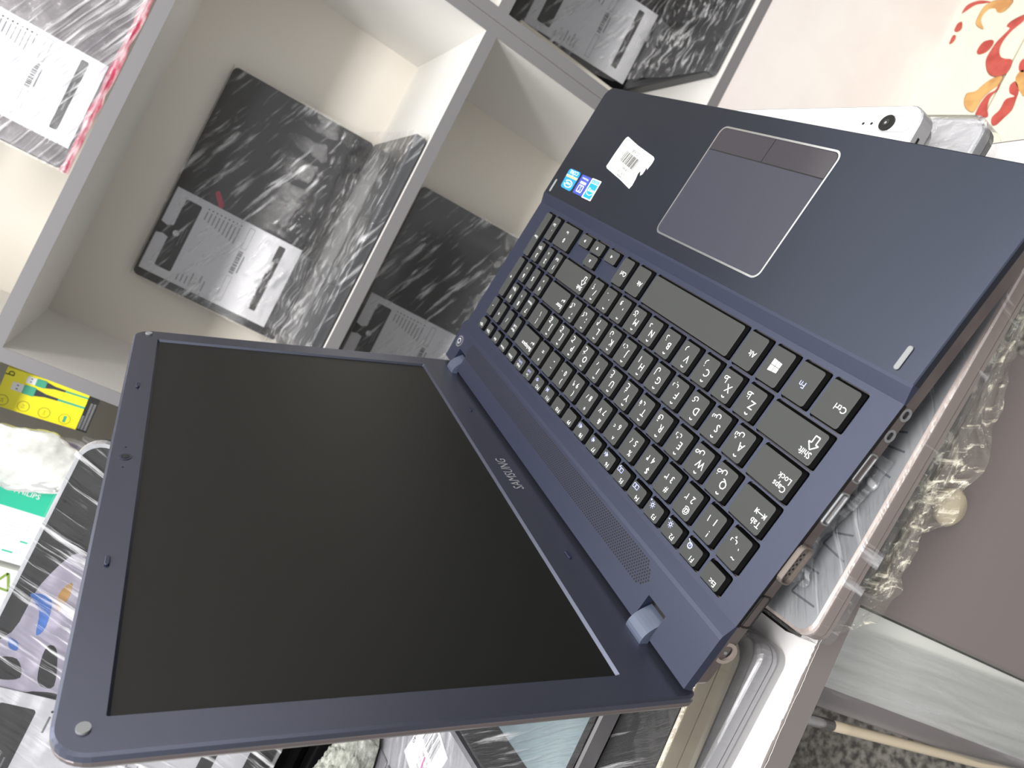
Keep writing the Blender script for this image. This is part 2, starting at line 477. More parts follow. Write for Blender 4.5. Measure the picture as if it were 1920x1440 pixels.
def wrapped_laptop(name, mw, label, W_=345, D_=250, lid_h=230, lab_x=12, lab_y=25, seed=0, group=None, tilt=LEAN):
    """opened laptop, screen leaning back, whole thing bandaged in stretch film with a price sheet on its face"""
    t = thing(name, mw, label, 'laptop', group)
    g = G(); g.soft(0, W_, 0, D_, 0, 16, 9, 2, darkgray)
    g.soft(14, W_ - 14, 105, 225, 15.8, 16.6, 3, .3, glossblack)
    g.soft(W_ / 2 - 50, W_ / 2 + 50, 14, 84, 15.8, 16.4, 4, .2, glossblack)
    g.build('base', parent=t)
    g = G(); g.tube([(30, D_, 14), (W_ - 30, D_, 14)], 5, blackm); g.build('hinge', parent=t)
    ml = Matrix.Translation(Vector((0, (D_ + 4) / 1000, 0.014))) @ Matrix.Rotation(math.pi / 2 - tilt, 4, 'X')
    g = G(); g.soft(0, W_, 0, lid_h, -7, 0, 8, 1.2, blackm, glossblack)
    lid = g.build('lid', parent=t, ml=ml)
    g = G(); g.soft(12, W_ - 12, 16, lid_h - 10, -0.5, 0.4, 2, .1, glossblack); g.build('screen', parent=lid)
    g = G(); draw_label(g, 134, 200, lab_x, lab_y, 1.2); g.build('price_label', parent=lid)
    # film: over the front lip, up across the corner to the screen
    ct, st = math.sin(tilt), math.cos(tilt)

    def lidp(v, n): return (D_ + 4 + v * ct - n * st, 14 + v * st + n * ct)
    prof = [(-2, 2), (-2, 15), (2, 18), (40, 20), (90, 23), (150, 36), lidp(25, 26), lidp(60, 8), lidp(100, 2.8), lidp(150, 2.4), lidp(lid_h - 4, 2.4), lidp(lid_h + 1.5, 0), lidp(lid_h + 1.5, -8)]

    def fn(u, v):
        k = v * (len(prof) - 1); i = min(int(k), len(prof) - 2); f = k - i
        y = prof[i][0] * (1 - f) + prof[i + 1][0] * f; z = prof[i][1] * (1 - f) + prof[i + 1][1] * f
        a = max(0, min(1, 1 - abs(v - .42) * 3.4))
        y += a * (nz3(u * 70 + seed, v * 12, .35, 5)); z += a * nz3(u * 50, v * 10 + seed, .4, 6) + .6
        return (u * (W_ + 4) - 2, y, z)
    g = G(); g.sheet(fn, 90, 60, film_a); g.build('stretch_film', parent=t, smooth=True)
    return t


L1 = wrapped_laptop('laptop', room_mat((-138, 1008, -224), 0), 'film-wrapped open laptop with price sheet in the large middle cubby', seed=0)
L2 = copy_tree(L1); L2.matrix_world = room_mat((-146, 1010, -557)); L2['label'] = 'film-wrapped open laptop in the cubby directly below the middle one'
L3 = wrapped_laptop('laptop', room_mat((510, 1014, -557), 0), 'film-wrapped open laptop in the cubby right of the double divider', seed=1, lab_y=4)
# red smear under the film of the middle laptop
g = G(); pp = smooth_loop([(150, 141), (158, 146), (170, 156), (176, 153), (166, 143), (158, 138)]); g.poly([(p[0] - 8, p[1] + 18, 0.6) for p in pp], mat('red_tape', (200, 70, 96), .5))
[c for c in L1.children if c.name.startswith('lid')][0]
g.build('red_tape', parent=[c for c in L1.children if c.name.startswith('lid')][0])

# closed laptop standing on the board above, pink rim
tl = thing('laptop', room_mat((-37, 1008, 113), 0), 'film-wrapped laptop with pink lower rim standing at top left', 'laptop')
ml = Matrix.Rotation(math.pi / 2 - 0.10, 4, 'X')
g = G(); g.soft(0, 345, 4, 235, -24, -9, 9, 2, darkgray); body = g.build('base', parent=tl, ml=ml)
g = G(); g.soft(0, 345, 4, 235, -9, 0, 9, 1.5, mat('gray_lid', (92, 86, 90), .3, metal=.3)); lid = g.build('lid', parent=tl, ml=ml)
g = G(); draw_label(g, 100, 150, 24, 8, 0.6); g.build('price_label', parent=lid)
pinkm = mat('pink_rim', (178, 56, 86), .35, rgb2=(216, 186, 192), vscale=60, stretch=(1, 3, 3))
g = G(); g.tube([(-1 + k * 12, 3 + nz3(k, 0, .9, 1.5), -3) for k in range(30)], [4.8 + nz3(k, 3, .7, 2) for k in range(30)], pinkm, 8); g.build('pink_rim', parent=tl, ml=ml, smooth=True)
g = G(); g.sheet(lambda u, v: (u * 349 - 2, v * 236 + 2, 3 + nz3(u * 60, v * 40, .3, 3)), 60, 40, film_b); g.build('stretch_film', parent=tl, ml=ml, smooth=True)

# white carton at the back of the right cubby
g = G(); g.soft(0, 90, 0, 60, 0, 236, 2, 1, mat('carton', (225, 220, 208), .6)); tag(g.build('carton', mw=room_mat((405, 1240, -557))), 'plain white carton behind the wrapped laptop in the right cubby', 'box')

# ------------------------------------------------------------------ counter
A = on_z(1543, 1187, Z_CTR); B = on_z(1430, 1440, Z_CTR); E1 = on_z(1867, 267, Z_CTR); E2 = on_z(1920, 267, Z_CTR)
tv = Vector((A[0] - B[0], A[1] - B[1])).normalized(); cang = math.atan2(tv[1], tv[0])
cx_end = (Vector((E1[0], E1[1])) - Vector((A[0], A[1]))).dot(tv)
ct = thing('counter', room_mat((A[0], A[1], Z_CTR), cang), 'white counter top with chipped gray front edge carrying piled laptops', 'counter')
topm = mat('counter_white', (228, 226, 226), .38, var=.03, vscale=14)
g = G(); g.prism([(-1000, 1.5), (cx_end - 1, 1.5), (cx_end - 1, 300), (-130, 300), (-130, 640), (-1000, 640)], -18, 0, topm); g.build('worktop', parent=ct)
g = G(); g.box(-1000, cx_end, 0, 1.5, -18, -0.3, edge_gray2); g.box(cx_end - 1, cx_end, 0, 300, -18, -0.3, edge_gray2); g.build('edge_band', parent=ct)
chipm = mat('chip_white', (238, 236, 232), .8, bump=.6, bscale=900)
g = G(); random.seed(5)
o1 = []; o2 = []
for k in range(400):
    x = -400 + k * 1.5; a = .5 + 1.6 * max(0, noise.noise(Vector((x * .05, 0, 0)))) + .9 * abs(noise.noise(Vector((x * .9, 3, 0))))
    o1.append((x, -.15, -.25 - a)); o2.append((x, 1.2 + a * 1.2, .06))
g.sheet(lambda u, v: (o1, o2)[int(v)][int(u * 399)], 399, 1, chipm); g.build('chipped_edge', parent=ct)
for x0, x1, yb in ((-980, -962, 630), (cx_end - 19, cx_end - 1, 290)):
    g = G(); g.box(x0, x1, 200, yb, Z_FLOOR - Z_CTR, -18, white_board); g.build('side_panel', parent=ct)

# ------------------------------------------------------------------ cabinet under the counter
cb = thing('drawer_cabinet', room_mat((-126, 400, Z_FLOOR)), 'gray-brown door cabinet with round knob below the counter edge', 'cabinet')
brown = mat('gray_brown_laminate', (130, 121, 119), .35)
ivory = mat('ivory_lacquer', (226, 228, 222), .25)
g = G()
outl = [(83, 0)] + [(24 - 24 * math.sin(a), 24 - 24 * math.cos(a)) for a in [k * math.pi / 24 for k in range(13)]] + [(0, 170), (308, 170), (308, 14), (83, 14)]
g.prism([(p[0], p[1]) for p in outl][::-1], 4, 395, ivory); g.box(-.6, 16, 1.5, 30, 4, 394, brown); g.build('body', parent=cb, smooth=False)
g = G(); g.soft(86, 308, -14, 8, 12, 395, 5, 4, brown); g.build('door', parent=cb, smooth=False)
kb_ = on_y(1755, 940, 384)
g = G(); n = 20
prof = [(4, 0), (5, 6), (13, 10), (15, 15), (11, 19), (0.1, 21)]
vs = []
for rr, hh in prof: vs += [(kb_[0] + 126 + rr * math.cos(2 * math.pi * k / n), -14 - hh, kb_[2] - Z_FLOOR + rr * math.sin(2 * math.pi * k / n)) for k in range(n)]
g.add(vs, [(i * n + k, (i + 1) * n + k, (i + 1) * n + (k + 1) % n, i * n + (k + 1) % n) for i in range(len(prof) - 1) for k in range(n)], mat('beige_knob', (214, 200, 172), .3))
g.build('knob', parent=cb, smooth=True)


def fnp(u, v):
    x = 2 + u * 82 * (1 - .2 * v); yy = 0
    f = nz3(u * 9, v * 3, .9, 6) + 2.5 * math.sin(u * 14 + v * 5) * (1 - v)
    return (x, yy - 4 - abs(f) * .7, 10 + v * 380)


g = G(); g.sheet(fnp, 40, 50, film_mat('sheet_film', ang=0, haze=.1, streak=.45, scale=(60, 60, 3), lo=.5, hi=.75)); g.build('plastic_sheet', parent=cb, smooth=True)
pp0 = on_y(1528, 1352, 398); pp1 = on_y(1800, 1422, 398)
g = G(); crm = mat('cream_pipe', (206, 192, 168), .35)
pth = [Vector((pp0[0], pp0[1], pp0[2])) + (Vector(pp1) - Vector(pp0)) * k / 10 for k in range(-4, 22)]
pth = [p for p in pth if p[2] > Z_FLOOR + 2]
g.tube([pth[0], pth[1], pth[2], pth[3], pth[4], pth[5]], 4.6, chrome, 12); g.tube(pth[5:], 4.2, crm, 12)
tag(g.build('pipe', mw=room_mat((0, 0, 0)), smooth=True), 'thin cream pipe with chrome upper end beside the cabinet', 'pipe')

# ================================================================== THE OPEN NAVY LAPTOP
lp = thing('laptop', lap_mat(), 'large open navy laptop with dark screen and numeric keypad', 'laptop')
X0, X1, Y0, Y1 = -13.5, 369, -190.5, 57.5
PT, DK = 0.4, -2.1   # palm rest and key deck heights; key tops at 0
g = G()
bo = rrect(X0, X1, Y0, Y1, (10, 10, 6, 6)); 


def off(o, e):
    cx, cy = (X0 + X1) / 2, (Y0 + Y1) / 2; hx, hy = (X1 - X0) / 2, (Y1 - Y0) / 2
    return [(cx + (p[0] - cx) * (hx - e) / hx, cy + (p[1] - cy) * (hy - e) / hy) for p in o]


g.loft([(off(bo, 26), -27), (off(bo, 13), -18), (off(bo, 1.2), -11), (bo, -3.4)], sidem)
g.build('lower_case', parent=lp)
# key rectangles
KEYS = []


def K(kind, x0, x1, y0, y1, leg): KEYS.append((kind, x0, x1, y0, y1, leg))


rows = {'n': (-7.9, 7.2), 'q': (-26, -10.9), 'a': (-44.6, -29.3), 'z': (-63.1, -47.6), 'b': (-84.5, -66.5), 'f': (10.9, 19.4)}
f_leg = ['Esc'] + ['F%d' % i for i in range(1, 13)]
for i, s in enumerate(f_leg): x = 3.4 + i * 17.4 + (0 if i == 0 else .5); K('function_key', x, x + 13, *rows['f'], ('F', s, i))
for x0, x1, s in ((230.5, 242.6, 'Scr\nLock'), (247.7, 260, 'PrtSc\nSysRq'), (265, 277, 'Delete'), (283, 293.6, 'Home'), (300, 310.5, 'End'), (317.3, 327.3, 'PgUp'), (334.2, 344, 'PgDn')):
    K('function_key', x0, x1, *rows['f'], ('S', s))
num = [('`', '~', 'پ'), ('1', '!', '۱'), ('2', '@', '۲'), ('3', '#', '۳'), ('4', '$', '۴'), ('5', '%', '۵'), ('6', '^', '۶'), ('7', '&', '۷'), ('8', '*', '۸'), ('9', '(', '۹'), ('0', ')', '۰'), ('-', '_', ''), ('=', '+', '')]
for i, (a, b, c) in enumerate(num): cx = 19 * (i + .5); K('key', cx - 7, cx + 7, *rows['n'], ('N', a, b, c))
K('key', 249, 277.4, *rows['n'], ('T', 'Backspace\n←'))
for i, (a, c) in enumerate(zip('QWERTYUIOP[]', 'ضصثقفغعهخحجچ')): cx = 38 + 19 * i; K('key', cx - 7, cx + 7, *rows['q'], ('L', a, c))
K('key', 3.8, 25.2, *rows['q'], ('T', 'Tab\n|<->|')); K('key', 259.5, 278, *rows['q'], ('N', '\\', '|', ''))
for i, (a, c) in enumerate(zip("ASDFGHJKL;'", 'شسیبلاتنمکگ')): cx = 42.75 + 19 * i; K('key', cx - 7, cx + 7, *rows['a'], ('L', a, c))
K('key', 4.1, 30.2, *rows['a'], ('T', 'Caps\nLock')); K('key', 245, 278, *rows['a'], ('T', 'Enter\n←'))
for i, (a, c) in enumerate(zip('ZXCVBNM,./', 'ظطزرذدئو.؟')): cx = 52.25 + 19 * i; K('key', cx - 7, cx + 7, *rows['z'], ('L', a, c))
K('key', 3.8, 40.2, *rows['z'], ('H', 'Shift')); K('key', 235.6, 279, *rows['z'], ('H', 'Shift'))
K('key', 3.5, 20.3, *rows['b'], ('C', 'Ctrl')); K('key', 25.1, 40, *rows['b'], ('C2', 'Fn')); K('key', 44.9, 59.5, *rows['b'], ('WIN',)); K('key', 64.5, 79, *rows['b'], ('C', 'Alt'))
K('space_bar', 83.9, 173, *rows['b'], None); K('key', 178.5, 194.2, *rows['b'], ('C', 'Alt')); K('key', 199.7, 212.7, *rows['b'], ('C', 'Ctrl'))
for x0, x1, y0, y1, a in ((219.8, 235.2, -84.3, -75.8, 180), (241, 256.7, -84.3, -75.8, 270), (261.3, 276.8, -84.3, -75.8, 0), (240.6, 256.2, -74.6, -66.2, 90)): K('arrow_key', x0, x1, y0, y1, ('A', a))
nc = ((284, 294), (300.5, 310.5), (317.3, 327.6), (334.2, 344.2))
for y, ls in (('n', ('Num\nLock', '/', '*', '-')), ('q', ('7\nHome', '8\n↑', '9\nPgUp', None)), ('a', ('4\n←', '5', '6\n→', None)), ('z', ('1\nEnd', '2\n↓', '3\nPgDn', None))):
    for (x0, x1), s in zip(nc, ls):
        if s: K('numpad_key', x0, x1, *rows[y], ('P', s))
K('numpad_key', *nc[3], -44.6, -10.9, ('P', '+')); K('numpad_key', *nc[3], -84.5, -47.6, ('P', 'Enter'))
K('numpad_key', 284.5, 310.7, *rows['b'], ('P', '0\nIns')); K('numpad_key', *nc[2], *rows['b'], ('P', '.\nDel'))
# deck plate with a well for every key
g = G(); wells = []
for k, x0, x1, y0, y1, leg in KEYS:
    big = k != 'arrow_key'
    wells.append(rrect(x0 - (1.95 if big else 1.3), x1 + (1.2 if big else .9), y0 - (1.5 if big and y0 > -80 else 1.5), y1 + (1.0 if big else .4 if y1 < -75 else .8), 1.5, 3))
g.holes(rrect(X0, X1, -89, 23), wells, DK - 2, DK, deckm, blackm)
g.build('key_deck', parent=lp)
g = G(); g.box(X0 + 3, X1 - 3, -88, 22, -4.6, -4.0, blackm); kbt = g.build('keyboard', parent=lp)
# front and rear panels with sloped shoulders
palm = [p for p in rrect(X0, X1, Y0, -97, (10, 10, 0.01, 0.01))]
g = G(); g.loft([(palm, -3.4), (palm, PT - .5), ([(min(max(p[0], X0 + .5), X1 - .5), max(p[1], Y0 + .5)) for p in palm], PT)], palmm); g.build('palm_rest', parent=lp)
g = G()
for ya, yb, za, zb in ((-97, -95.5, PT, PT - .3), (-95.5, -89, PT - .3, DK), (23, 29, DK, PT + .3), (29, 31, PT + .3, PT + .6)):
    g.poly([(X0, ya, za), (X1, ya, za), (X1, yb, zb), (X0, yb, zb)], deckm)
for xx in (X0, X1):
    g.poly([(xx, -97, -3.4), (xx, -97, PT), (xx, -95.5, PT - .3), (xx, -89, DK), (xx, -89, -3.4)], deckm)
    g.poly([(xx, 23, -3.4), (xx, 23, DK), (xx, 29, PT + .3), (xx, 31, PT + .6), (xx, 31, -3.4)], deckm)
g.build('deck_shoulder', parent=lp)
RZ = PT + .6
rear = rrect(X0, 367, 31, Y1, (0.01, 0.01, 3, 3))
# hinge notches cut into the outline
rear = [(X0, 31), (367, 31), (364, 57.5), (346.5, 57.5), (346.5, 44), (330.5, 44), (330.5, 57.5), (32, 57.5), (32, 44), (16.5, 44), (16.5, 57.5), (X0 - .3, 57.5)]
g = G(); g.holes(rear, [], -3.6, RZ, deckm); g.build('rear_panel', parent=lp)
g = G()
for r_ in range(10):
    for c_ in range(150):
        x = 36.5 + c_ * 2.0 + (r_ % 2); y = 33.3 + r_ * 1.3
        if x - 35 > (9 - r_) * 0 + abs(r_ - 5) * 1.7 and x < 334 - abs(r_ - 4) * 1.0: g.disc(x, y, RZ - .02, RZ + .04, .62, holem, 6)
g.build('speaker_grille', parent=lp)
g = G(); g.disc(354, 40, RZ, RZ + .5, 4.8, silver, 24, rx=5.6); g.disc(354, 40, RZ + .5, RZ + .8, 3.6, deckm, 24, rx=4.4)
g.line([(352.6 + 2.6 * math.cos(a) + 1.4, 40 + 2.2 * math.sin(a)) for a in [math.radians(120 + k * 20) for k in range(16)]], .5, RZ + .85, prt); g.line([(354, 40.6), (354, 43)], .5, RZ + .86, prt)
g.build('power_button', parent=lp)
# touchpad
g = G(); g.soft(97.5, 199.5, -179, -107.5, PT - .2, PT + .12, 4.5, .1, mat('touchpad_navy', (46, 48, 60), .34)); tp = g.build('touchpad', parent=lp)
g = G(); g.ring(rrect(96.6, 200.4, -179.9, -106.6, 5.2, 6), rrect(97.7, 199.3, -178.8, -107.7, 4.2, 6), PT, PT + .35, chrome); tag(g.build('chrome_rim', parent=tp), 'thin bright rim around the touchpad')
padb = mat('pad_button_gloss', (52, 50, 56), .12)
g = G(); o = rrect(97.9, 199.1, -178.6, -164, (4, 4, .4, .4)); g.prism(o, PT - .1, PT + .16, holem); g.build('button_gap', parent=tp)
for x0, x1, rr in ((98.2, 148.2, (4, .4, .4, .4)), (148.9, 198.8, (.4, 4, .4, .4))):
    g = G(); o = rrect(x0, x1, -178.4, -164.6, rr); g.loft([(o, PT), (o, PT + .26)], holem, padb); g.build('touchpad_button', parent=tp)
for q in ((-2.4, -104.5), (360, -104.5)):
    g = G(); g.soft(q[0] - 1.3, q[0] + 1.3, q[1] - 5.5, q[1] + 5.5, PT, PT + .8, 1.2, .3, mat('gray_rubber', (128, 130, 132), .6)); g.build('rubber_bumper', parent=lp)


def legend(g, x0, x1, y0, y1, leg):
    z = .06; cx, cy = (x0 + x1) / 2, (y0 + y1) / 2
    if not leg: return
    t = leg[0]
    if t == 'F':
        g.text(leg[1], cx - 2.6 if leg[2] else cx - 2, cy + 1.9 if leg[2] else cy + 2.0, z, 3.5, prt)
        i = leg[2]; ix, iy = cx + 2.6, cy - 1.9
        if i in (2, 3):
            g.ring([(ix + 1.1 * math.cos(a / 4 * math.pi), iy + 1.1 * math.sin(a / 4 * math.pi)) for a in range(8)], [(ix + .6 * math.cos(a / 4 * math.pi), iy + .6 * math.sin(a / 4 * math.pi)) for a in range(8)], z - .01, z, prtb)
            for a in range(8): g.line([(ix + 1.3 * math.cos(a / 4 * math.pi), iy + 1.3 * math.sin(a / 4 * math.pi)), (ix + 1.9 * math.cos(a / 4 * math.pi), iy + 1.9 * math.sin(a / 4 * math.pi))], .3, z, prtb)
            g.line([(ix + 2.1, iy - 1.6), (ix + 3.4, iy - 1.6)], .35, z, prtb)
            if i == 3: g.line([(ix + 2.75, iy - 2.2), (ix + 2.75, iy - 1)], .35, z, prtb)
        elif i == 1:
            g.ring([(ix + 1.8 * math.cos(a / 4 * math.pi), iy + 1.6 * math.sin(a / 4 * math.pi)) for a in range(8)], [(ix + 1.2 * math.cos(a / 4 * math.pi), iy + 1.0 * math.sin(a / 4 * math.pi)) for a in range(8)], z - .01, z, prtb)
            g.text('e', ix, iy, z, 2.6, prtb); g.line([(ix + .8, iy - 1.2), (ix + 2.8, iy - 2.2)], .4, z, prtb)
        elif i in (4, 5):
            for q in ((ix - 2, ix + .4), (ix + .9, ix + 2.7)): g.line([(q[0], iy - 1.2), (q[1], iy - 1.2), (q[1], iy + 1), (q[0], iy + 1), (q[0], iy - 1.2)], .35, z, prtb)
            if i == 5: g.line([(ix + 1.2, iy - 2.2), (ix + 2.4, iy - 1.2)], .35, z, prtb)
        elif i in (6, 7, 8):
            g.poly([(ix - 1.6, iy - .6, z), (ix - .7, iy - .6, z), (ix + .4, iy - 1.6, z), (ix + .4, iy + 1.6, z), (ix - .7, iy + .6, z), (ix - 1.6, iy + .6, z)], prtb)
            if i == 6: g.line([(ix + .9, iy - .7), (ix + 2.1, iy + .7)], .35, z, prtb); g.line([(ix + .9, iy + .7), (ix + 2.1, iy - .7)], .35, z, prtb)
            if i >= 7: g.line([(ix + 1, iy - 1), (ix + 1.3, iy), (ix + 1, iy + 1)], .35, z, prtb)
            if i == 8: g.line([(ix + 1.8, iy - 1.5), (ix + 2.2, iy), (ix + 1.8, iy + 1.5)], .35, z, prtb)
        elif i == 11: g.line([(ix - 1.4, iy - 1.2), (ix + 1.4, iy + 1.2)], .5, z, prtb); g.line([(ix - 1.4, iy + 1.2), (ix + 1.4, iy - 1.2)], .5, z, prtb); g.line([(ix - 1.8, iy), (ix + 1.8, iy)], .35, z, prtb)
        elif i == 12:
            for r_ in (.8, 1.6, 2.4): g.line([(ix + r_ * math.cos(math.radians(a)), iy - 1.2 + r_ * math.sin(math.radians(a))) for a in (40, 65, 90, 115, 140)], .35, z, prtb)
    elif t == 'S':
        for k, s in enumerate(leg[1].split('\n')): g.text(s, cx, cy + 1.5 - 2.6 * k, z, 2.7, prt if k == 0 else prtb)
    elif t == 'N':
        if leg[3]: g.text(leg[3], cx + 2.3, cy - 2.2, z, 4.6, prt)
        g.text(leg[1], cx - 2.4, cy - 2.6, z, 5.0, prt); g.text(leg[2], cx - 2.6, cy + 3.6, z, 4.6, prt)
    elif t == 'L':
        g.text(leg[1], cx - 2.4, cy + .4, z, 5.8, prt); g.text(leg[2], cx + 2.6, cy - 2.9, z, 5.2, prt)
        g.line([(cx - 3.4, cy + 5.0), (cx - 2.2, cy + 5.6), (cx - 1.2, cy + 4.9)], .55, z, prt)
    elif t == 'T':
        a = leg[1].split('\n'); g.text(a[0], x0 + 1.6, cy + 3.2, z, 4.1, prt, align='LEFT')
        if a[1] == '|<->|':
            g.line([(x0 + 1.8, cy - 1.2), (x0 + 8.4, cy - 1.2)], .35, z, prt)
            for xx, s in ((x0 + 1.8, 1), (x0 + 8.4, -1)):
                g.line([(xx, cy - 2.4), (xx, cy)], .35, z, prt); g.line([(xx + s * 1.6, cy - 2.3), (xx, cy - 1.2), (xx + s * 1.6, cy - .1)], .35, z, prt)
        elif a[1] == '←':
            g.line([(x0 + 2, cy - 1.4), (x0 + 6, cy - 1.4), (x0 + 6, cy)], .4, z, prt); g.line([(x0 + 3.2, cy - 2.4), (x0 + 2, cy - 1.4), (x0 + 3.2, cy - .4)], .4, z, prt)
        else: g.text(a[1], x0 + 1.6, cy - 1.0, z, 4.1, prt, align='LEFT')
    elif t == 'H':
        g.text('Shift', x0 + 2, cy + 3.6, z, 4.2, prt, align='LEFT')
        ax, ay = x0 + 4.6, cy - 1.4
        g.line([(ax, ay + 3), (ax - 3, ay), (ax - 1.3, ay), (ax - 1.3, ay - 3.4), (ax + 1.3, ay - 3.4), (ax + 1.3, ay), (ax + 3, ay), (ax, ay + 3)], .5, z, prt)
    elif t == 'C': g.text(leg[1], x0 + 4.6, cy + .6, z, 4.2, prt)
    elif t == 'C2': g.text(leg[1], cx, cy + .4, z, 4.4, prtb)
    elif t == 'WIN':
        a = 3.0
        for sx in (-1, 1):
            for sy in (-1, 1):
                xi, xo = cx + sx * .18, cx + sx * a; yo = 2.5 if sx < 0 else 3.1
                g.poly([(xi, cy + sy * .18, z), (xo, cy + sy * .18, z), (xo, cy + sy * yo, z), (xi, cy + sy * 2.8, z)][::(1 if sx * sy > 0 else -1)], prt)
    elif t == 'A':
        a = math.radians(leg[1]); pts = [(1.3, 0), (-.9, 1.1), (-.9, -1.1)]
        g.poly([(cx + p[0] * math.cos(a) - p[1] * math.sin(a), cy + p[0] * math.sin(a) + p[1] * math.cos(a), z) for p in pts], prt)
    elif t == 'P':
        a = leg[1].split('\n')
        if a[0] in ('Num', 'Enter'):
            for k, s in enumerate(a): g.text(s, cx, cy + 2 - 3 * k, z, 2.9, prt)
        else:
            g.text(a[0], cx - (1.2 if len(a) > 1 else 0), cy + (2.6 if len(a) > 1 else 0), z, 5, prt)
            if len(a) > 1: g.text(a[1], cx, cy - 3.4, z, 2.9, prt)


for k, x0, x1, y0, y1, leg in KEYS:
    g = G(); big = k != 'arrow_key'; el, er, ef, eb = (1.6, .8, 1.15, .6) if big else (1.1, .6, .8, .2)
    g.loft([(rrect(x0 - el, x1 + er, y0 - ef, y1 + eb, 1.7, 3), -4.0), (rrect(x0 - el * .9, x1 + er * .8, y0 - ef * .9, y1 + eb * .8, 1.7, 3), -1.6), (rrect(x0, x1, y0, y1, 1.4, 3), -.12)], keyside, close=False)
    g.loft([(rrect(x0, x1, y0, y1, 1.4, 3), -.12), (rrect(x0 + .15, x1 - .15, y0 + .15, y1 - .15, 1.3, 3), 0)], keytop)
    legend(g, x0, x1, y0, y1, leg)
    g.build(k, parent=kbt)

# stickers on the palm rest
def quad_sticker(name, px, draw, label, m, th=.12):
    """px: four photo corners TL,TR,BR,BL as the user reads them; local unit square drawn by draw(U)"""
    c = [lapz(p[0], p[1], PT) for p in px]

    def U(u, v, z=0):
        p = c[0] * (1 - u) * (1 - v) + c[1] * u * (1 - v) + c[2] * u * v + c[3] * (1 - u) * v
        return (p[0], p[1], PT + th + z)
    g = G(); draw(g, U, m); o = g.build(name, parent=lp); tag(o, label); return o


def plate(g, U, m, r=.08, x0=0, x1=1, y0=0, y1=1, z=0, side=True):
    o = rrect(x0, x1, y0, y1, r, 3); P_ = [U(p[0], p[1], z) for p in o]
    n = len(P_)
    if side: g.add([(p[0], p[1], PT) for p in P_] + P_, [(i, (i + 1) % n, n + (i + 1) % n, n + i) for i in range(n)] , m)
    g.poly(P_, m)


blu = mat('sticker_blue', (38, 140, 214), .3); blu2 = mat('sticker_navy', (60, 76, 168), .3); cyn = mat('sticker_cyan', (24, 150, 214), .3); org = mat('sticker_orange', (230, 180, 110), .4)


def utext(g, U, s, u, v, h, m, z, aspect=1.0):
    vs, fs = text_geo(s, 1.0)
    g.add([U(u + q[0] * h * aspect, v - q[1] * h, z) for q in vs], fs, m)


def d_core(g, U, m):
    plate(g, U, m, .14); plate(g, U, org, .001, 0.02, .98, .58, .66, .02, False)
    plate(g, U, prt, .001, 0.02, .98, .66, .69, .02, False)
    utext(g, U, 'CORE', .5, .88, .27, prt, .03); utext(g, U, 'i7', .5, .76, .16, prt, .03)
    ring = [(.5 + .36 * math.cos(a), .28 + .19 * math.sin(a)) for a in [math.radians(30 + 12 * k) for k in range(28)]]
    for a, b in zip(ring[:-1], ring[1:]):
        g.poly([U(*a, .03), U(*b, .03), U(.5 + (b[0] - .5) * .8, .28 + (b[1] - .28) * .8, .03), U(.5 + (a[0] - .5) * .8, .28 + (a[1] - .28) * .8, .03)], prt)
    utext(g, U, 'intel', .5, .28, .24, prt, .04)


def d_mid(g, U, m):
    plate(g, U, m, .05); utext(g, U, 'Windows', .5, .84, .17, prt, .03)
    for q in ((.24, .78, .12, .17), (.24, .30, .12, .50), (.72, .78, .12, .50), (.24, .78, .46, .50)): plate(g, U, prt, .001, *q, .03, False)
    utext(g, U, 'S', .5, .33, .36, prt, .04); plate(g, U, prt, .02, .2, .8, .56, .68, .03, False)


def d_star(g, U, m):
    plate(g, U, prt, .03); plate(g, U, m, .02, .09, .91, .05, .76, .02, False); plate(g, U, m, .02, .09, .91, .79, .94, .02, False)
    utext(g, U, 'ENERGY STAR', .5, .865, .10, prt, .03); utext(g, U, 'energy', .48, .42, .26, prt, .04)
    arc = [(.5 + .36 * math.cos(a), .42 + .22 * math.sin(a)) for a in [math.radians(190 + 10 * k) for k in range(17)]]
    for a, b in zip(arc[:-1], arc[1:]): g.poly([U(*a, .04), U(*b, .04), U(b[0], b[1] + .03, .04), U(a[0], a[1] + .03, .04)], prt)


# photo corners, reading side up (top edge lies toward the hinge)
def cr(x, y): return (1000 + x / 8, 250 + y / 8)


quad_sticker('sticker', [cr(545, 872), cr(395, 790), cr(545, 520), cr(712, 590)], d_core, 'bright blue rounded sticker with swirl emblem', blu)
quad_sticker('sticker', [cr(712, 945), cr(578, 880), cr(735, 612), cr(868, 672)], d_mid, 'indigo sticker between the two brighter blue ones', blu2)
quad_sticker('sticker', [cr(843, 1015), cr(712, 952), cr(882, 668), cr(1015, 722)], d_star, 'cyan sticker with white frame', cyn)
g = G(); tw = [cr(*q) for q in ((1415, 48), (1560, 180), (1795, 350), (1805, 385), (1770, 450), (1695, 545), (1690, 505), (1660, 560), (1625, 610), (1590, 632), (1600, 560), (1560, 600), (1520, 690), (1470, 780), (1425, 828), (1300, 700), (1095, 520), (1088, 490), (1200, 320), (1340, 120), (1385, 65))]
tw = [lapz(p[0], p[1], PT) for p in tw]; nn = len(tw)
g.holes([(p[0], p[1]) for p in tw], [], PT, PT + .15, mat('sticker_white', (206, 208, 206), .5))
q0 = lapz(*cr(1400, 260), PT); q1 = lapz(*cr(1590, 410), PT); q3 = lapz(*cr(1290, 400), PT)
random.seed(11); u = 0
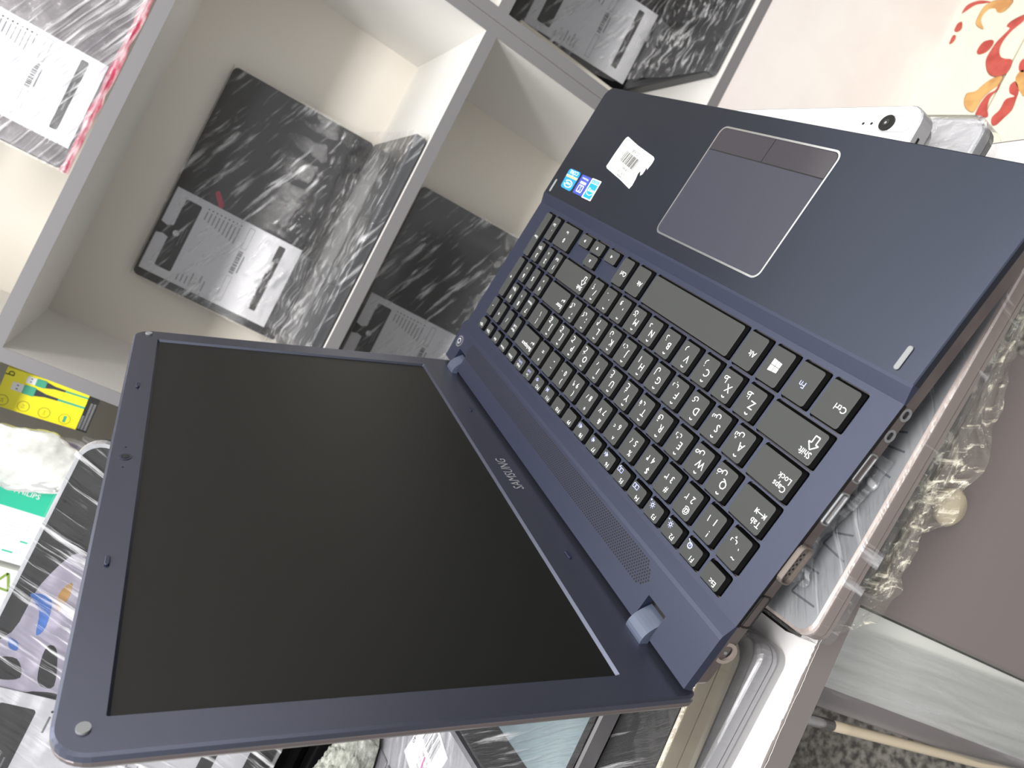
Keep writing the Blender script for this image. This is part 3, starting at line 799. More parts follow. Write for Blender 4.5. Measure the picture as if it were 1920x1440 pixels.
while u < 1:
    wd_ = random.choice((.02, .035, .06)); a = q0 + (q1 - q0) * u; b = q0 + (q1 - q0) * min(u + wd_, 1); dn = q3 - q0
    g.poly([(a[0], a[1], PT + .2), (b[0], b[1], PT + .2), (b[0] + dn[0], b[1] + dn[1], PT + .2), (a[0] + dn[0], a[1] + dn[1], PT + .2)], mat('barcode_gray', (60, 58, 56), .6)); u += wd_ + random.choice((.02, .04))
ang = math.atan2((q0 - q1)[1], (q0 - q1)[0])
for s, pp_, hh in (('021658', (1530, 290), 3.6), ('00 6001', (1360, 530), 2.6), ('021051214', (1310, 590), 2.4), ('Samsung', (1275, 640), 2.4), ('A 1 L 02', (1235, 310), 2.0)):
    c = lapz(*cr(*pp_), PT); g.text(s, c[0], c[1], PT + .22, hh, mat('print_gray', (40, 38, 36), .6), rot=ang + (math.pi / 2 if s[0] == 'A' else 0))
tag(g.build('barcode_sticker', parent=lp), 'torn white bar code sticker on the palm rest')

# ports on the user's left flank
def port(name, y, hy, hz, m1, m2, z=-7.2, rnd=1.5, th=.8, extra=None, label=None):
    """frame lying on the sloped left flank; local x = along depth, local y = down the flank"""
    mloc = Matrix.Translation(Vector((X0 + 1.0, y, z)) / 1000) @ Matrix(((0, .18, -.98, 0), (1, 0, 0, 0), (0, -.98, -.18, 0), (0, 0, 0, 1)))
    g = G(); g.ring(rrect(-hy, hy, -hz, hz, rnd), rrect(-hy + .7, hy - .7, -hz + .7, hz - .7, max(rnd - .5, .1)), -1, th, m1)
    g.prism(rrect(-hy + .6, hy - .6, -hz + .6, hz - .6, .4), -1, th * .3, m2)
    if extra: extra(g, th)
    o = g.build(name, parent=lp, ml=mloc)
    if label: tag(o, label)
    return o


vga_m = mat('vga_shell', (112, 104, 98), .35, metal=.4)


def pins(g, th):
    for r_ in range(3):
        for c_ in range(5): g.disc(-5.2 + c_ * 2.5 + (r_ % 2) * 1.0, -2 + r_ * 2, th * .3, th * .3 + .2, .55, holem, 8)


port('vga_port', -12, 9.4, 4.6, vga_m, mat('vga_face', (92, 84, 80), .45), z=-7.6, rnd=3, th=2.6, extra=pins, label='display socket with three rows of pin holes')
port('air_vent', 14, 8.5, 3.6, blackm, holem, z=-7.2)
port('hdmi_port', -40, 8, 3.0, silver, holem, z=-7.2, th=1.2)
port('usb_port', -60, 7, 3.1, silver, holem, z=-7.2)
for y in (-76, -86):
    mloc = Matrix.Translation(Vector((X0 + .6, y, -7)) / 1000) @ Matrix.Rotation(-math.pi / 2, 4, 'Y')
    g = G(); g.ring([(2.9 * math.cos(a / 8 * math.pi), 2.9 * math.sin(a / 8 * math.pi)) for a in range(16)], [(1.8 * math.cos(a / 8 * math.pi), 1.8 * math.sin(a / 8 * math.pi)) for a in range(16)], -1, .6, silver); g.disc(0, 0, -1, .1, 1.9, holem, 12); g.build('audio_jack', parent=lp, ml=mloc)
mloc = Matrix.Translation(Vector((X0 + 1.2, 36, -7.6)) / 1000) @ Matrix.Rotation(-math.pi / 2 + .15, 4, 'Y')
g = G(); g.ring([(5.2 * math.cos(a / 12 * math.pi), 5.2 * math.sin(a / 12 * math.pi)) for a in range(24)], [(3.6 * math.cos(a / 12 * math.pi), 3.6 * math.sin(a / 12 * math.pi)) for a in range(24)], -2, 1.2, mat('jack_ring', (122, 112, 106), .3)); g.disc(0, 0, -2, -.2, 3.7, holem, 16); g.disc(0, 0, -.2, 1, .8, silver, 10)
g.build('power_jack', parent=lp, ml=mloc)

# ---- lid: its own frame (x along hinge, y up the lid, z toward the user)
TH = math.radians(69.728)
lid_m = Matrix.Translation(Vector((-.19, 68.36, 21.29)) / 1000) @ Matrix.Rotation(TH, 4, 'X')
LW, LH = 345.5, 195.0
ox0, ox1, oy0, oy1 = -15.5, 361.5, -30.5, 210.5
outer = rrect(ox0, ox1, oy0, oy1, (5, 5, 13, 13), 8)
shell = mat('lid_shell', (96, 88, 88), .32, metal=.3)
g = G()
sh = lambda e: rrect(ox0 + e, ox1 - e, oy0 + e, oy1 - e, (4, 4, 13, 13), 8)
g.loft([(sh(6), -9.5), (sh(2), -7.5), (sh(.2), -5.0), (sh(0), -3.4), (sh(.3), -2.8)], shell)
lid = g.build('lid', parent=lp, ml=lid_m)
g = G()
inner = rrect(0, LW, 0, LH, .8, 8)
inn_r = rrect(1.2, LW - 1.2, 1.2, LH - 1.2, .5, 8)
out2 = rrect(ox0 + 1.2, ox1 - 1.2, oy0 + 1, oy1 - 1.2, (4, 4, 12, 12), 8)
n = len(outer)


def strip(a, za, b, zb, m):
    g.add([(p[0], p[1], za) for p in a] + [(p[0], p[1], zb) for p in b], [(i, (i + 1) % n, n + (i + 1) % n, n + i) for i in range(n)], m)


strip(outer, -2.9, outer, -.6, bezelm); strip(outer, -.6, out2, 0, bezelm); strip(out2, 0, inner, 0, bezelm); strip(inner, 0, inn_r, -1.6, bezelm)
bz = g.build('bezel', parent=lid)
g = G(); g.box(.5, LW - .5, .5, LH - .5, -2.7, -1.5, screenm); tag(g.build('screen', parent=lid), 'switched-off dark matte screen')
g = G(); g.disc(174, 202.5, -.3, .3, 3.1, mat('cam_ring', (44, 46, 62), .3), 20, rx=3.3); g.disc(174, 202.5, .3, .5, 2.0, mat('lens_dark', (20, 22, 30), .15), 18); g.build('webcam', parent=lid)
g = G(); g.disc(184.5, 203, -.2, .12, .5, holem, 8); g.disc(163.5, 202.8, -.2, .12, .5, holem, 8); g.build('microphone_hole', parent=lid)
for x in (84.5, 263.5):
    g = G(); g.soft(x - 3.2, x + 3.2, 201.4, 203.4, 0, 1.1, .9, .3, deckm); g.build('lid_bumper', parent=lid)
for x in (-4.6, 354.4):
    g = G(); g.disc(x, 201, 0, .9, 2.3, mat('gray_rubber', (0, 0, 0)), 20, rx=2.4); g.build('rubber_pad', parent=lid)
for x in (86, 263):
    g = G(); g.soft(x - 3, x + 3, -14.6, -12.4, 0, .9, .9, .2, deckm); g.build('lid_bumper', parent=lid)
g = G(); g.text('SAMSUNG', 172, -11.4, .08, 9.6, mat('emblem_silver', (190, 192, 196), .3, metal=.6), sx=.86)
v0 = [v for v in g.v]; tag(g.build('brand_lettering', parent=lid), 'silver capital lettering centred below the screen')
# hinges: curved arms from the rear notches to the lid
for xa, xb in ((17.6, 31.2), (331.6, 345.4)):
    g = G(); o = []
    for k in range(11):
        t_ = k / 10; y = 45.5 + t_ * 16.5; z = -5 + 8.5 * math.sin(t_ * math.pi * .62)
        o.append((y, z))
    o2 = [(y, z - 4.5 - t_ * 0) for (y, z) in o][::-1]
    lo = o + o2; m_ = len(lo)
    g.add([(xa, p[0], p[1]) for p in lo] + [(xb, p[0], p[1]) for p in lo], [(i, (i + 1) % m_, m_ + (i + 1) % m_, m_ + i) for i in range(m_)] + [tuple(range(m_ - 1, -1, -1)), tuple(range(m_, 2 * m_))], mat('hinge_cover', (86, 94, 112), .3, metal=.3))
    g.build('hinge', parent=lp)
    g = G(); g.box(xa - 1, xb + 1, 44.1, 57.4, -3.5, -3.2, blackm); g.build('hinge_well', parent=lp)

# ================================================================== THE STACK BELOW
def closed_laptop(name, mw, W_, D_, H_, m_lid, m_base, label, group=None, r=9, film=None, band=None, seam=.45, ports=True, front_in=0, rear=None):
    """origin at the corner, x along width, y along depth, z=0 underside"""
    t = thing(name, mw, label, 'laptop', group)
    zs = H_ * seam
    g = G(); a = rrect(5, W_ - 5, 5, D_ - 5, r); b = rrect(0, W_, 0, D_, r)
    g.loft([(a, 1.5), (b, zs * .6), (b, zs - .5)], m_base); g.build('base', parent=t)
    g = G(); g.loft([(rrect(.8, W_ - .8, .8, D_ - .8, r), zs - .5), (rrect(.8, W_ - .8, .8, D_ - .8, r), zs + .3)], blackm); g.build('seam', parent=t)
    g = G(); g.loft([(b, zs + .3), (b, H_ - 1.6), (rrect(.5, W_ - .5, .5, D_ - .5, r), H_ - .5), (rrect(1.8, W_ - 1.8, 1.8, D_ - 1.8, r), H_)], band or m_lid, m_lid); g.build('lid', parent=t)
    for x in (25, W_ - 25):
        for y in (22, D_ - 22):
            g = G(); g.disc(x, y, 0, 1.6, 6, blackm, 14); g.build('rubber_foot', parent=t)
    if film:
        g = G(); e = 1.3
        g.loft([(rrect(-e, W_ + e, -e, D_ + e, r), 1), (rrect(-e, W_ + e, -e, D_ + e, r), H_ + .2), (rrect(-e + 1.5, W_ + e - 1.5, -e + 1.5, D_ + e - 1.5, r), H_ + e)], film, close=False)
        g.sheet(lambda u, v: (1 + u * (W_ - 2), 1 + v * (D_ - 2), H_ + e + abs(nz3(u * 40, v * 30, .5, 1.5))), 40, 30, film)
        g.build('stretch_film', parent=t, smooth=False)
    return t


def lapdir(c, rz, x_len=0): return lap_mat(c, rz)


white_al = mat('white_aluminium', (226, 228, 232), .3, metal=.15)
silver_al = mat('light_silver', (188, 188, 192), .32, metal=.5)
rose = mat('rose_silver', (196, 182, 176), .3, metal=.5)
lidgr = mat('scuffed_silver', (190, 192, 196), .34, metal=.35, rgb2=(164, 167, 172), vscale=9, bump=.05, bscale=3000)
# white device directly under the navy laptop, with camera window
c = lapz(1736, 198, -28)
r8 = math.radians(7.8)
W1t = thing('laptop', lap_mat((c[0] - 1, c[1] - 1, -44), r8), 'white slab with camera window poking out in front of the navy laptop', 'laptop')
g = G(); g.soft(2, 250, 1.5, 200, 0, 5.2, 12, 1, silver_al); g.build('base', parent=W1t)
g = G(); g.soft(0, 250, 0, 200, 5.4, 15.8, 10, .8, silver_al, white_al); wl = g.build('lid', parent=W1t)
g = G(); g.ring(rrect(3.6, 24.5, 5.5, 15.5, 4.9, 8), rrect(4.6, 23.5, 6.5, 14.5, 3.9, 8), 15.7, 16.1, silver_al); g.disc(19.4, 10.4, 15.8, 16.8, 4.4, blackm, 24); g.disc(19.4, 10.4, 16.8, 17, 1.9, glossblack, 16); g.disc(19.7, 10.6, 17, 17.05, .7, silver, 10); g.build('camera', parent=wl)
g = G()
for x in (29.5, 35): g.disc(x, 10.5, 15.8, 15.95, .8, holem, 10)
g.build('microphone_hole', parent=wl)
g = G()
for k in range(6): g.soft(-.35, .4, 16 + k * 9, 22 + k * 9, 10.6, 11.9, .3, .1, holem)
g.build('speaker_slots', parent=wl)

c0 = lapz(1512, 1200, -47); ce = lapz(1860, 600, -47); u_ = (Vector((c0[0], c0[1])) - Vector((ce[0], ce[1]))).normalized()
rB = math.atan2(u_[1], u_[0]) - math.pi / 2
DB, HB = 212, 16
cB = Vector((c0[0], c0[1])) - u_ * DB
Bt = closed_laptop('laptop', lap_mat((cB[0], cB[1], -47 - HB), rB), 320, DB, HB, lidgr, rose, 'scuffed silver laptop with pinkish rim under the left flank of the navy one', r=8, film=film_c, band=rose)
g = G(); g.box(14, 306, DB - 1, DB + 3, 1.5, HB - 3, blackm); g.build('rear_strip', parent=Bt)
random.seed(21)
g = G()
scr_m = mat('marker_scribble', (92, 96, 104), .5)
for q in range(14):
    x = 4 + random.random() * 10; y = DB - 10 - q * 13 - random.random() * 6
    pts = [(x, y), (x + 9 + random.random() * 8, y - 3 + random.random() * 6), (x + 12, y - 8), (x + 22, y - 9 + random.random() * 4)]
    g.line(pts[:3 + q % 2], 1.0, HB + .08, scr_m)
g.build('marker_scribble', parent=Bt)

c = lapz(1852, 219, -66.5)
Gt = closed_laptop('laptop', lap_mat((c[0] - 1, c[1], -83.5), math.radians(7)), 330, 225, 17, silver_al, mat('mid_gray', (118, 116, 116), .4), 'light gray film-wrapped laptop under the white slab, corner showing', r=10, film=film_a, seam=.55)
cC0 = lapz(1640, 1060, -87); cC1 = lapz(1915, 500, -87)
u_ = (Vector((cC0[0], cC0[1])) - Vector((cC1[0], cC1[1]))).normalized(); rC = math.atan2(u_[1], u_[0]) - math.pi / 2
cC = Vector((cC0[0], cC0[1])) + u_ * 14 - u_ * 226
dkg = mat('charcoal_lid', (50, 49, 48), .3); dkb = mat('brown_gray_base', (104, 92, 88), .35)
Ct = closed_laptop('laptop', lap_mat((cC[0], cC[1], -107.6), rC), 330, 226, 21, dkg, dkb, 'dark film-wrapped laptop at the bottom of the main stack', r=7, film=film_y, seam=.62)
g = G(); g.soft(-.5, .6, 60, 84, 5, 8.6, 1, .2, blackm); g.build('card_slot', parent=Ct)


# torn tails of stretch film hanging from the bottom laptop
def crumple(name, path, widths, label, seed, m=film_y, amp=5, parent=None, cat='plastic film', mw=None):
    path = [Vector(p) for p in path]

    def fn(u, v):
        k = u * (len(path) - 1); i = min(int(k), len(path) - 2); f = k - i
        p = path[i].lerp(path[i + 1], f); t = (path[i + 1] - path[i]).normalized()
        wd_ = widths[i] * (1 - f) + widths[i + 1] * f
        side = t.cross(Vector((.1, .62, -.75))).normalized(); up = side.cross(t)
        jag = 1 + .22 * noise.noise(Vector((u * 9, v * 2, seed)))
        q = p + side * (v - .5) * wd_ * jag
        q += up * amp * noise.noise(Vector((u * 10, v * 5, seed))) + up * amp * .6 * math.sin(v * 23 + 7 * noise.noise(Vector((u * 4, v, seed))))
        q += side * amp * .5 * noise.noise(Vector((u * 16, v * 8, seed + 5)))
        return q
    g = G(); g.sheet(fn, 90, 26, m)
    o = g.build(name, parent=parent, mw=mw, smooth=True)
    if parent is None: tag(o, label, cat)
    return o


def wz(x, y, yy):
    p = on_y(x, y, yy); return (p[0], p[1], p[2])


RM = room_mat((0, 0, 0))
crumple('stretch_film', [wz(1545, 1170, 262), wz(1590, 1120, 258), wz(1625, 1040, 254), wz(1680, 940, 250), wz(1720, 880, 248)], [14, 34, 38, 26, 12], 'crumpled clear film tail hanging over the counter edge by the stack corner', 3, mw=RM, amp=3)
crumple('stretch_film', [wz(1660, 1010, 250), wz(1720, 930, 246), wz(1770, 830, 243), wz(1820, 740, 241), wz(1870, 640, 240), wz(1915, 560, 240)], [14, 34, 38, 26, 16, 14], 'long crumpled film tail trailing along the dark bottom laptop', 9, mw=RM, amp=3.2)
crumple('stretch_film', [wz(1560, 1120, 258), wz(1640, 1000, 248), wz(1720, 860, 242), wz(1790, 740, 238)], [6, 9, 10, 7], 'twisted rope of film pressed between silver and dark laptops', 14, mw=RM, amp=2)
cs = [lapz(x, y, -38) for x, y in ((1475, 1085), (1500, 1030), (1540, 975), (1580, 910), (1630, 840))]
crumple('stretch_film', [tuple(p) for p in cs], [16, 14, 12, 22, 24], 'wad of clear film squeezed under the left ports of the navy laptop', 17, mw=lap_mat(), amp=2, m=film_b)

# ================================================================== PILE ON THE LEFT OF THE COUNTER
ZT7 = Z_CTR + 18
k7 = on_z(1433, 1212, ZT7); k7b = on_z(1312, 1440, ZT7)
r7 = math.atan2(k7[1] - k7b[1], k7[0] - k7b[0])
m7 = room_mat((k7[0], k7[1], Z_CTR), r7) @ Matrix.Translation(Vector((-.33, -.002, 0)))
closed_laptop('laptop', m7, 330, 222, 18, silver_al, silver_al, 'closed silver laptop lying lowest at the counter front, left of the stack', r=9, seam=.5, film=film_c)
ZT6 = ZT7 + 33
a6 = on_z(1310, 1265, ZT6); b6 = on_z(1235, 1440, ZT6)
r6 = math.atan2(a6[1] - b6[1], a6[0] - b6[0])
beige = mat('beige_edge', (168, 160, 140), .4, rgb2=(152, 142, 122), vscale=30)
e6 = on_z(1400, 1150, ZT7)
m6 = room_mat((a6[0], a6[1], ZT7 + 3), r6) @ Matrix.Translation(Vector((-.330 + .027, 0, 0)))
T6 = closed_laptop('laptop', m6, 330, 210, 30, glossblack, beige, 'black-lidded laptop with beige flank on top of the closed silver one', r=12, seam=.62, film=film_c, band=beige)
g = G(); g.ring(rrect(192, 210, 9, 15.5, 2.5), rrect(193, 209, 10, 14.5, 1.7), 29.5, 31.4, chrome); g.prism(rrect(193, 209, 10, 14.5, 1.7), 29.5, 30.6, mat('port_gray', (70, 72, 78), .5))
g.build('vga_port', parent=T6)
g = G(); g.soft(225, 242, 10.5, 12.5, 30, 31.4, .8, .3, chrome); g.build('chrome_slot', parent=T6)

ZT8 = ZT6 + 17
a8 = on_z(1130, 1330, ZT8); b8 = on_z(1085, 1440, ZT8); l8 = on_z(880, 1352, ZT8)
frm = mat('gray_frame', (84, 82, 84), .35)
t8 = thing('tablet', room_mat((-228, 319, ZT6 + 3), math.radians(3)), 'flat dark-bordered tablet under the raised navy lid, bottom edge of photo', 'tablet')
g = G(); g.soft(0, 150, 0, 232, 0, 14, 5, 2, frm); g.build('body', parent=t8)
g = G(); g.ring(rrect(1, 149, 1, 231, 4), rrect(26, 146, 6, 206, 1), 13.8, 14.6, glossblack); g.build('bezel', parent=t8)
g = G(); g.box(25, 147, 5, 207, 13.6, 14.2, mat('painted_reflection', (130, 146, 150), .25, rgb2=(96, 112, 120), vscale=9)); g.build('screen', parent=t8)  # blue-gray reflection painted into the screen colour
g = G(); g.sheet(lambda u, v: (u * 150, v * 232, 15.2 + abs(nz3(u * 20, v * 30, .6, 1.2))), 30, 40, film_c); g.build('stretch_film', parent=t8, smooth=True)

# small open laptop, keyboard up, sticker on palm rest
t9 = thing('laptop', room_mat((-232, 345, ZT6 + 3), math.radians(90 + 4)), 'small gray film-wrapped netbook showing keys and a white sticker', 'laptop')
grb = mat('netbook_gray', (150, 150, 156), .3)
g = G(); g.soft(0, 226, 0, 158, 0, 16, 8, 2, grb); g.build('base', parent=t9)
kg = mat('netbook_key', (118, 116, 122), .4)
g = G()
for r_ in range(5):
    for c_ in range(13):
        x = 12 + c_ * 20.6 + (r_ % 3) * 3; y = 62 + r_ * 20
        if x + 18 < 222 and y < 140: g.soft(x, x + 18.4, y, y + 17.6, 15.8, 17.6, 2, .6, kg)
g.build('keyboard', parent=t9)
g = G(); g.prism([(86, 14), (132, 4), (142, 44), (92, 50)], 16, 16.4, paper)
rr = -.16
g.text('N:640', 136, 27, 16.5, 5, ink, rot=math.pi / 2 + .1)
g.text('My-Lenk', 112, 40, 16.5, 4, inkg, rot=rr); g.text('laptop 2" 4', 112, 35, 16.5, 3.4, inkg, rot=rr); g.text('a 256 8v2', 112, 30.5, 16.5, 3.4, inkg, rot=rr)
random.seed(2)
for k in range(20):
    if random.random() < .75: g.line([(100 + k * 1.4, 28 - k * .22), (98 + k * 1.4, 13 - k * .22)], random.choice((.4, .8)), 16.5, ink)
g.line([(92, 46), (104, 42)], 1.4, 16.6, mat('pink_marker', (214, 70, 160), .5)); g.line([(98, 44), (95, 30)], 1.4, 16.6, mat('pink_marker', (0, 0, 0))); g.line([(104, 33), (110, 40), (112, 30)], 1.4, 16.6, mat('pink_marker', (0, 0, 0)))
tag(g.build('sticker', parent=t9), 'white bar code sticker with pink pen marks')
g = G(); g.soft(4, 222, 162, 300, 2, 12, 8, 1.5, glossblack); g.build('lid', parent=t9)
g = G(); g.tube([(20, 160, 11), (206, 160, 11)], 6, silver_al, 12); g.build('hinge', parent=t9)
g = G(); g.sheet(lambda u, v: (u * 228 - 1, v * 158, 18.6 + abs(nz3(u * 40, v * 20, .6, 1.5))), 50, 30, film_c); g.build('stretch_film', parent=t9, smooth=True)

# gray fleece
g = G()
fc = (-385, 512, 0)


def ff(u, v):
    a = u * 2 * math.pi; r_ = v * .5 * math.pi
    R_ = 62 * (1 + .18 * math.sin(3 * a + 1) + .1 * math.sin(5 * a))
    x = fc[0] + R_ * math.sin(r_) * math.cos(a) * 1.15; y = fc[1] + R_ * .62 * math.sin(r_) * math.sin(a); z = ZT6 + 24 + 38 * max(0, math.cos(r_)) ** .6
    p = Vector((x, y, z)); n_ = noise.noise(p * .05) * 9 + noise.noise(p * .2) * 4 + noise.noise(p * .6) * 2.6
    dr = Vector((math.sin(r_) * math.cos(a), math.sin(r_) * math.sin(a), max(.1, math.cos(r_))))
    return p + dr * n_ * .6


g.sheet(ff, 260, 120, mat('gray_fleece', (168, 170, 162), .95, rgb2=(128, 130, 122), vscale=130, bump=.9, bscale=420))
tag(g.build('fleece_cloth', mw=RM, smooth=True), 'fluffy gray fleece cloth bunched behind the lower left lid corner', 'cloth')
# closed black laptops carrying the standing one
for k in range(4):
    closed_laptop('laptop', room_mat((-560, 586 + k * 2, Z_CTR + k * 28), math.radians((k % 2) * 1.5)), 345, 235, 28, glossblack, blackm, ('lowest', 'second', 'third', 'uppermost')[k] + ' closed black laptop in the pile carrying the silver-rimmed standing one', group='closed black laptops piled on the counter', seam=.5)
# standing wrapped laptop with bright rim
YB2 = 585
pa = on_y(160, 838, YB2); pb = on_y(0, 1250, YB2)
ts = thing('laptop', room_mat((pa[0] + 8 - 341, YB2 + 3, Z_CTR + 112.5), 0), 'film-wrapped black laptop with silver rim standing left of the navy screen', 'laptop')
wS = 336; hS = pa[2] - (Z_CTR + 112.5) + 1
aS = math.atan2(pb[2] - pa[2], pb[0] - pa[0] + 1e-6)
mlS = Matrix.Rotation(math.pi / 2 - .03, 4, 'X')
g = G(); g.soft(0, wS, 0, hS, -18, -1, 16, 1.5, darkgray, glossblack); bs = g.build('body', parent=ts, ml=mlS)
g = G(); g.ring(rrect(-1.5, wS + 1.5, -0.5, hS + 1.5, 17, 8), rrect(1.2, wS - 1.2, 2, hS - 1.2, 15, 8), -8, 1.0, mat('bright_rim', (225, 226, 230), .22, metal=.6)); g.build('silver_rim', parent=bs)
g = G()
draw_label(g, 134, 205, 12, hS - 212, 1.2); g.build('price_label', parent=bs)
g = G()


def SP(x, y): p = on_y(x, y, YB2 + 6); return (p[0] - (pa[0] + 8 - 341), (p[2] - (Z_CTR + 112.5)) / .9995)


def blob(px, m, z):
    g.holes(smooth_loop([SP(*q) for q in px], 4)[::-1], [], -.3, z, m)


blob([(75, 1100), (150, 1040), (170, 1120), (150, 1290), (60, 1300), (-60, 1310), (-60, 1230), (20, 1190)], mat('lilac_gray', (186, 180, 198), .4), .1)
blob([(55, 1118), (95, 1128), (84, 1180), (66, 1194), (72, 1150)], mat('blue_picture', (60, 116, 200), .4), .25)
blob([(14, 1200), (32, 1210), (30, 1224), (16, 1220)], mat('blue_picture', (0, 0, 0)), .25)
blob([(110, 1116), (134, 1096), (128, 1124), (106, 1150)], mat('amber_patch', (196, 150, 80), .5), .25)
blob([(-10, 1240), (30, 1240), (36, 1275), (-10, 1275)], blackm, .25)
blob([(90, 1214), (106, 1226), (100, 1290), (70, 1285), (76, 1240)], blackm, .25)
g.build('screen_picture', parent=bs)
g = G(); g.sheet(lambda u, v: (u * (wS + 4) - 2, v * (hS + 3), 2.4 + abs(nz3(u * 50, v * 40, .45, 3))), 70, 60, film_mat('stretch_film_star', ang=1.9, haze=.04, streak=.8, lo=.56, hi=.68, scale=(9, 170, 9))); g.build('stretch_film', parent=bs, smooth=True)

# ------------------------------------------------------------------ accessories in the left cubby
ZB = -60
# yellow cable box: corners measured on its leaning face
def frame_from(px, y):
    P_ = [on_y(p[0], p[1], y) for p in px]; return P_


P_ = frame_from([(-18, 757), (15, 688), (190, 745), (132, 835)], 1050)
ux = (Vector(P_[1]) - Vector(P_[0])); hgt = (Vector(P_[1]) - Vector(P_[2])).length; wdt = ux.length
ang = math.atan2(ux[2], ux[0])
# local frame: x across (toward viewer's right), y up, z toward viewer
upv = (Vector(P_[1]) - Vector(P_[2])).normalized(); rx = Vector((upv[2], 0, -upv[0])).normalized()
fwd = rx.cross(upv)
bl = Vector(P_[2]) - rx * wdt
mwb = Matrix(((rx[0], upv[0], fwd[0], bl[0] / 1000), (rx[1], upv[1], fwd[1], bl[1] / 1000), (rx[2], upv[2], fwd[2], bl[2] / 1000 + CAMZ), (0, 0, 0, 1)))
yel = mat('yellow_card', (240, 230, 40), .35); grn = mat('green_card', (70, 165, 135), .4)
tb = thing('cable_box', mwb, 'yellow USB cable box with black lower band', 'box')
g = G(); g.box(0, wdt, 0, hgt, -22, 0, yel); g.build('carton', parent=tb)
g = G(); g.box(-.2, wdt + .2, -.2, hgt * .12, -22.2, .2, ink)
for k, (a, b) in enumerate(((.05, .8), (.05, .8), (.05, .45))):
    for q in range(int((b - a) * wdt / 2.2)): g.soft(a * wdt + q * 2.2, a * wdt + q * 2.2 + 1.5, hgt * .015 + k * 3.7, hgt * .015 + k * 3.7 + 2.6, .2, .35, .3, .05, inkg)
g.build('text_band', parent=tb)
g = G()
for x0, y0, sc in ((wdt * .60, hgt * .80, 1.0), (wdt * .86, hgt * .70, .85)):
    s = lambda v: v * sc
    g.soft(x0 - s(5), x0 + s(5), y0 - s(2), y0 + s(10), 0, .5, 1, .1, paper); g.soft(x0 - s(5.6), x0 + s(5.6), y0 - s(15), y0 - s(2), 0, .6, 1.5, .1, grn)
    g.poly([(x0 - s(4.5), y0 - s(15), .5), (x0 - s(2), y0 - s(26), .5), (x0 - s(1.5), y0 - s(40), .5), (x0 + s(1.5), y0 - s(40), .5), (x0 + s(2), y0 - s(26), .5), (x0 + s(4.5), y0 - s(15), .5)], darkgray)
    g.box(x0 - s(1.3), x0 + s(1.3), hgt * .12, y0 - s(40), 0, .4, grn)
    for dx in (-2.2, 2.2): g.box(x0 + s(dx) - .6, x0 + s(dx) + .6, y0 + s(3), y0 + s(5), .5, .6, ink)
g.build('cable_picture', parent=tb)
g = G(); olv = mat('olive_line', (170, 160, 30), .5)
for k in range(4):
    cy = hgt * (.93 - k * .22); cx = wdt * .18
    g.ring([(cx + 6.6 * math.cos(a / 10 * math.pi), cy + 6.6 * math.sin(a / 10 * math.pi)) for a in range(20)], [(cx + 5.8 * math.cos(a / 10 * math.pi), cy + 5.8 * math.sin(a / 10 * math.pi)) for a in range(20)], 0, .2, olv)
    if k == 3: g.box(cx - 4, cx + 4, cy - 1.6, cy + 1.6, 0, .2, grn)
    else: g.text(('3A', '5V', '1m')[k], cx, cy, .2, 5, olv)
g.build('printed_icons', parent=tb)
g = G(); g.text('b', wdt * .88, hgt * .95, .25, 14, mat('dark_logo', (60, 60, 20), .5), rot=0)
g.build('printed_letter', parent=tb)

# white plastic bag with a charger
bc = on_y(50, 850, 1018)
g = G()


def bagf(u, v):
    a = u * 2 * math.pi; r_ = v * math.pi
    x = 40 * math.sin(r_) * math.cos(a); y = 13 * math.sin(r_) * math.sin(a); z = 52 * math.cos(r_) * (1.22 if r_ > math.pi / 2 else 1)
    p = Vector((x, y, z)); f = 1 + .22 * noise.noise(p * .03) + .05 * noise.noise(p * .09 + Vector((4, 0, 0)))
    return (x * f, y * f + 2 * noise.noise(p * .2), z * f)


g.sheet(bagf, 60, 50, film_mat('milky_bag', tint=(240, 241, 236), ang=.3, haze=.5, streak=.86, lo=.4, hi=.6, scale=(12, 30, 12), rough=.3, bump=.4))
tbag = thing('plastic_bag', room_mat((bc[0] - 6, bc[1], bc[2]), 0), 'milky plastic bag in front of the yellow box', 'bag')
g.build('bag_film', parent=tbag, smooth=True)
g = G(); g.soft(-16, 8, -8, 8, -26, 32, 3, 1.5, white_al)
tag(g.build('charger', mw=room_mat((bc[0] - 8, bc[1], bc[2]), math.radians(8))), 'white charger block inside the milky bag', 'charger')
# purple round cable case
pc = on_y(120, 870, 1046)
tp_ = thing('cable_case', room_mat((pc[0], pc[1], pc[2]), 0), 'round clear case with purple card beside the milky bag', 'case')
prot = Matrix.Rotation(math.pi / 2, 4, 'X')
g = G(); g.disc(0, 0, -8, 0, 30, mat('lilac_card', (170, 152, 186), .4, rgb2=(150, 148, 152), vscale=16), 36)
g.text('TYPE C', 6, 6, .3, 8, mat('violet_ink', (120, 84, 150), .5), rot=.2); g.build('card', parent=tp_, ml=prot)
g = G(); g.ring([(31 * math.cos(a / 18 * math.pi), 31 * math.sin(a / 18 * math.pi)) for a in range(36)], [(29 * math.cos(a / 18 * math.pi), 29 * math.sin(a / 18 * math.pi)) for a in range(36)], -9, 5, mat('clear_rim', (190, 186, 190), .15, spec=.8)); g.build('clear_rim', parent=tp_, ml=prot)
g = G(); g.soft(-24, 20, -44, -32, -8, 4, 3, 1, mat('dark_gadget', (70, 76, 84), .4)); g.build('plug', parent=tp_, ml=prot)

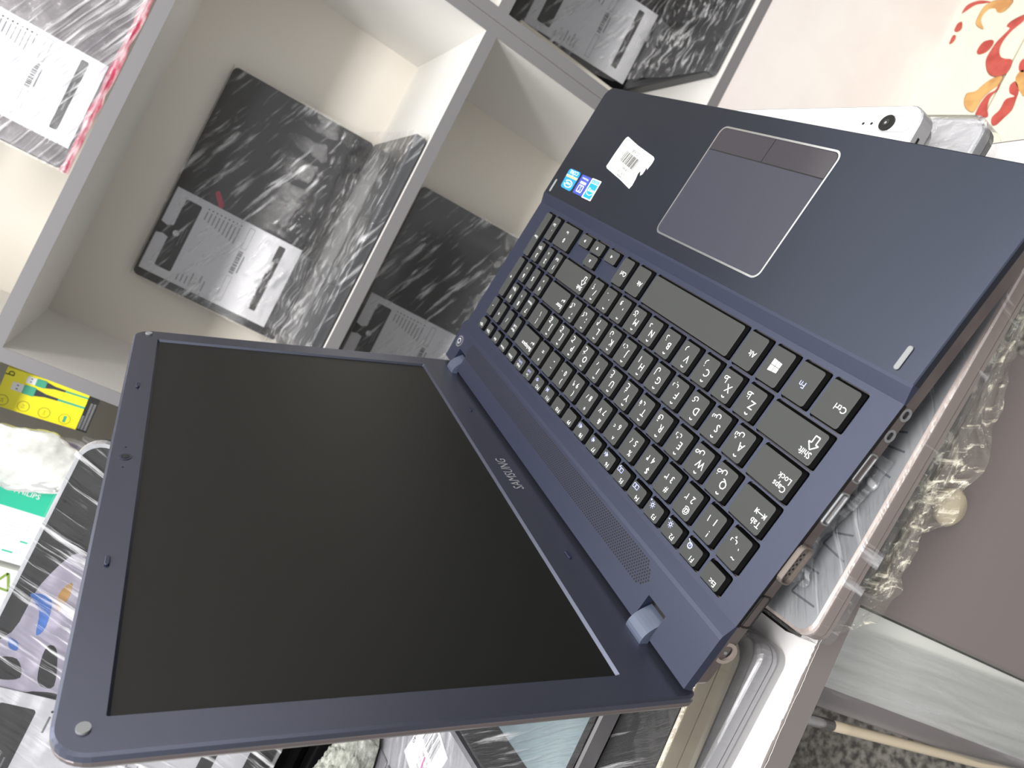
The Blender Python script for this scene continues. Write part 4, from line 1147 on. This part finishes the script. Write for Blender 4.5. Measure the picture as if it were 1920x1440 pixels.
# teal banded white carton, and the green-lettered carton below it
t1 = on_y(55, 925, 1036); t2 = on_y(40, 965, 1036)
ctl = room_mat((-492, 1036, ZB), 0)
tt = thing('carton', ctl, 'white carton with teal band and white lettering in the left cubby', 'box')
g = G(); g.box(0, 98, 0, 30, 0, 109, paper); g.build('carton_body', parent=tt)
g = G(); teal = mat('teal_print', (40, 176, 142), .4); g.box(66, 98.4, -.4, 30, 0, 109.3, teal)
g.build('teal_band', parent=tt)
g = G(); g.text('PHILIPS', 0, 0, 0, 9, prt, rot=-math.pi / 2); g.build('lettering', parent=tt, ml=Matrix.Translation(Vector((.088, -.0008, .065))) @ Matrix.Rotation(math.pi / 2, 4, 'X'))
g = G()
for k in range(8): g.box(20 + k * 4, 21.2 + k * 4, -.5, 0, 47, 71, mat('faint_print', (196, 200, 198), .6))
g.box(12, 14, -.5, 0, 51, 63, teal); g.box(28, 30, -.6, 0, 41, 49, teal); g.build('fine_print', parent=tt)
t2_ = thing('carton', room_mat((-606, 1032, ZB), 0), 'white carton with green triangle mark, below the teal one at photo left edge', 'box')
g = G(); g.box(0, 108, 0, 30, 0, 105, mat('off_white_card', (228, 230, 222), .5)); g.build('carton_body', parent=t2_)
gg_ = mat('olive_green', (116, 142, 62), .45)
g = G(); g.box(-.4, 108.4, -.4, 30, -.2, 30.4, gg_)
g.build('green_band', parent=t2_)
for cx_, cy_ in ((86, 71), (92, 45)):
    g = G()
    T_ = [(cx_ - 11, cy_ - 9), (cx_ + 11, cy_), (cx_ - 9, cy_ + 11)]
    for a, b in zip(T_, T_[1:] + T_[:1]):
        dx, dz = b[0] - a[0], b[1] - a[1]; l = math.hypot(dx, dz); nx, nz_ = -dz / l * 1.6, dx / l * 1.6
        g.poly([(a[0] - nx, -.5, a[1] - nz_), (b[0] - nx, -.5, b[1] - nz_), (b[0] + nx, -.5, b[1] + nz_), (a[0] + nx, -.5, a[1] + nz_)], gg_)
    g.build('triangle_mark', parent=t2_)
g = G()
for k in range(5): g.box(22 + k * 5, 23.2 + k * 5, -.5, 0, 39, 67, mat('faint_print', (196, 200, 198), .6))
g.build('fine_print', parent=t2_)
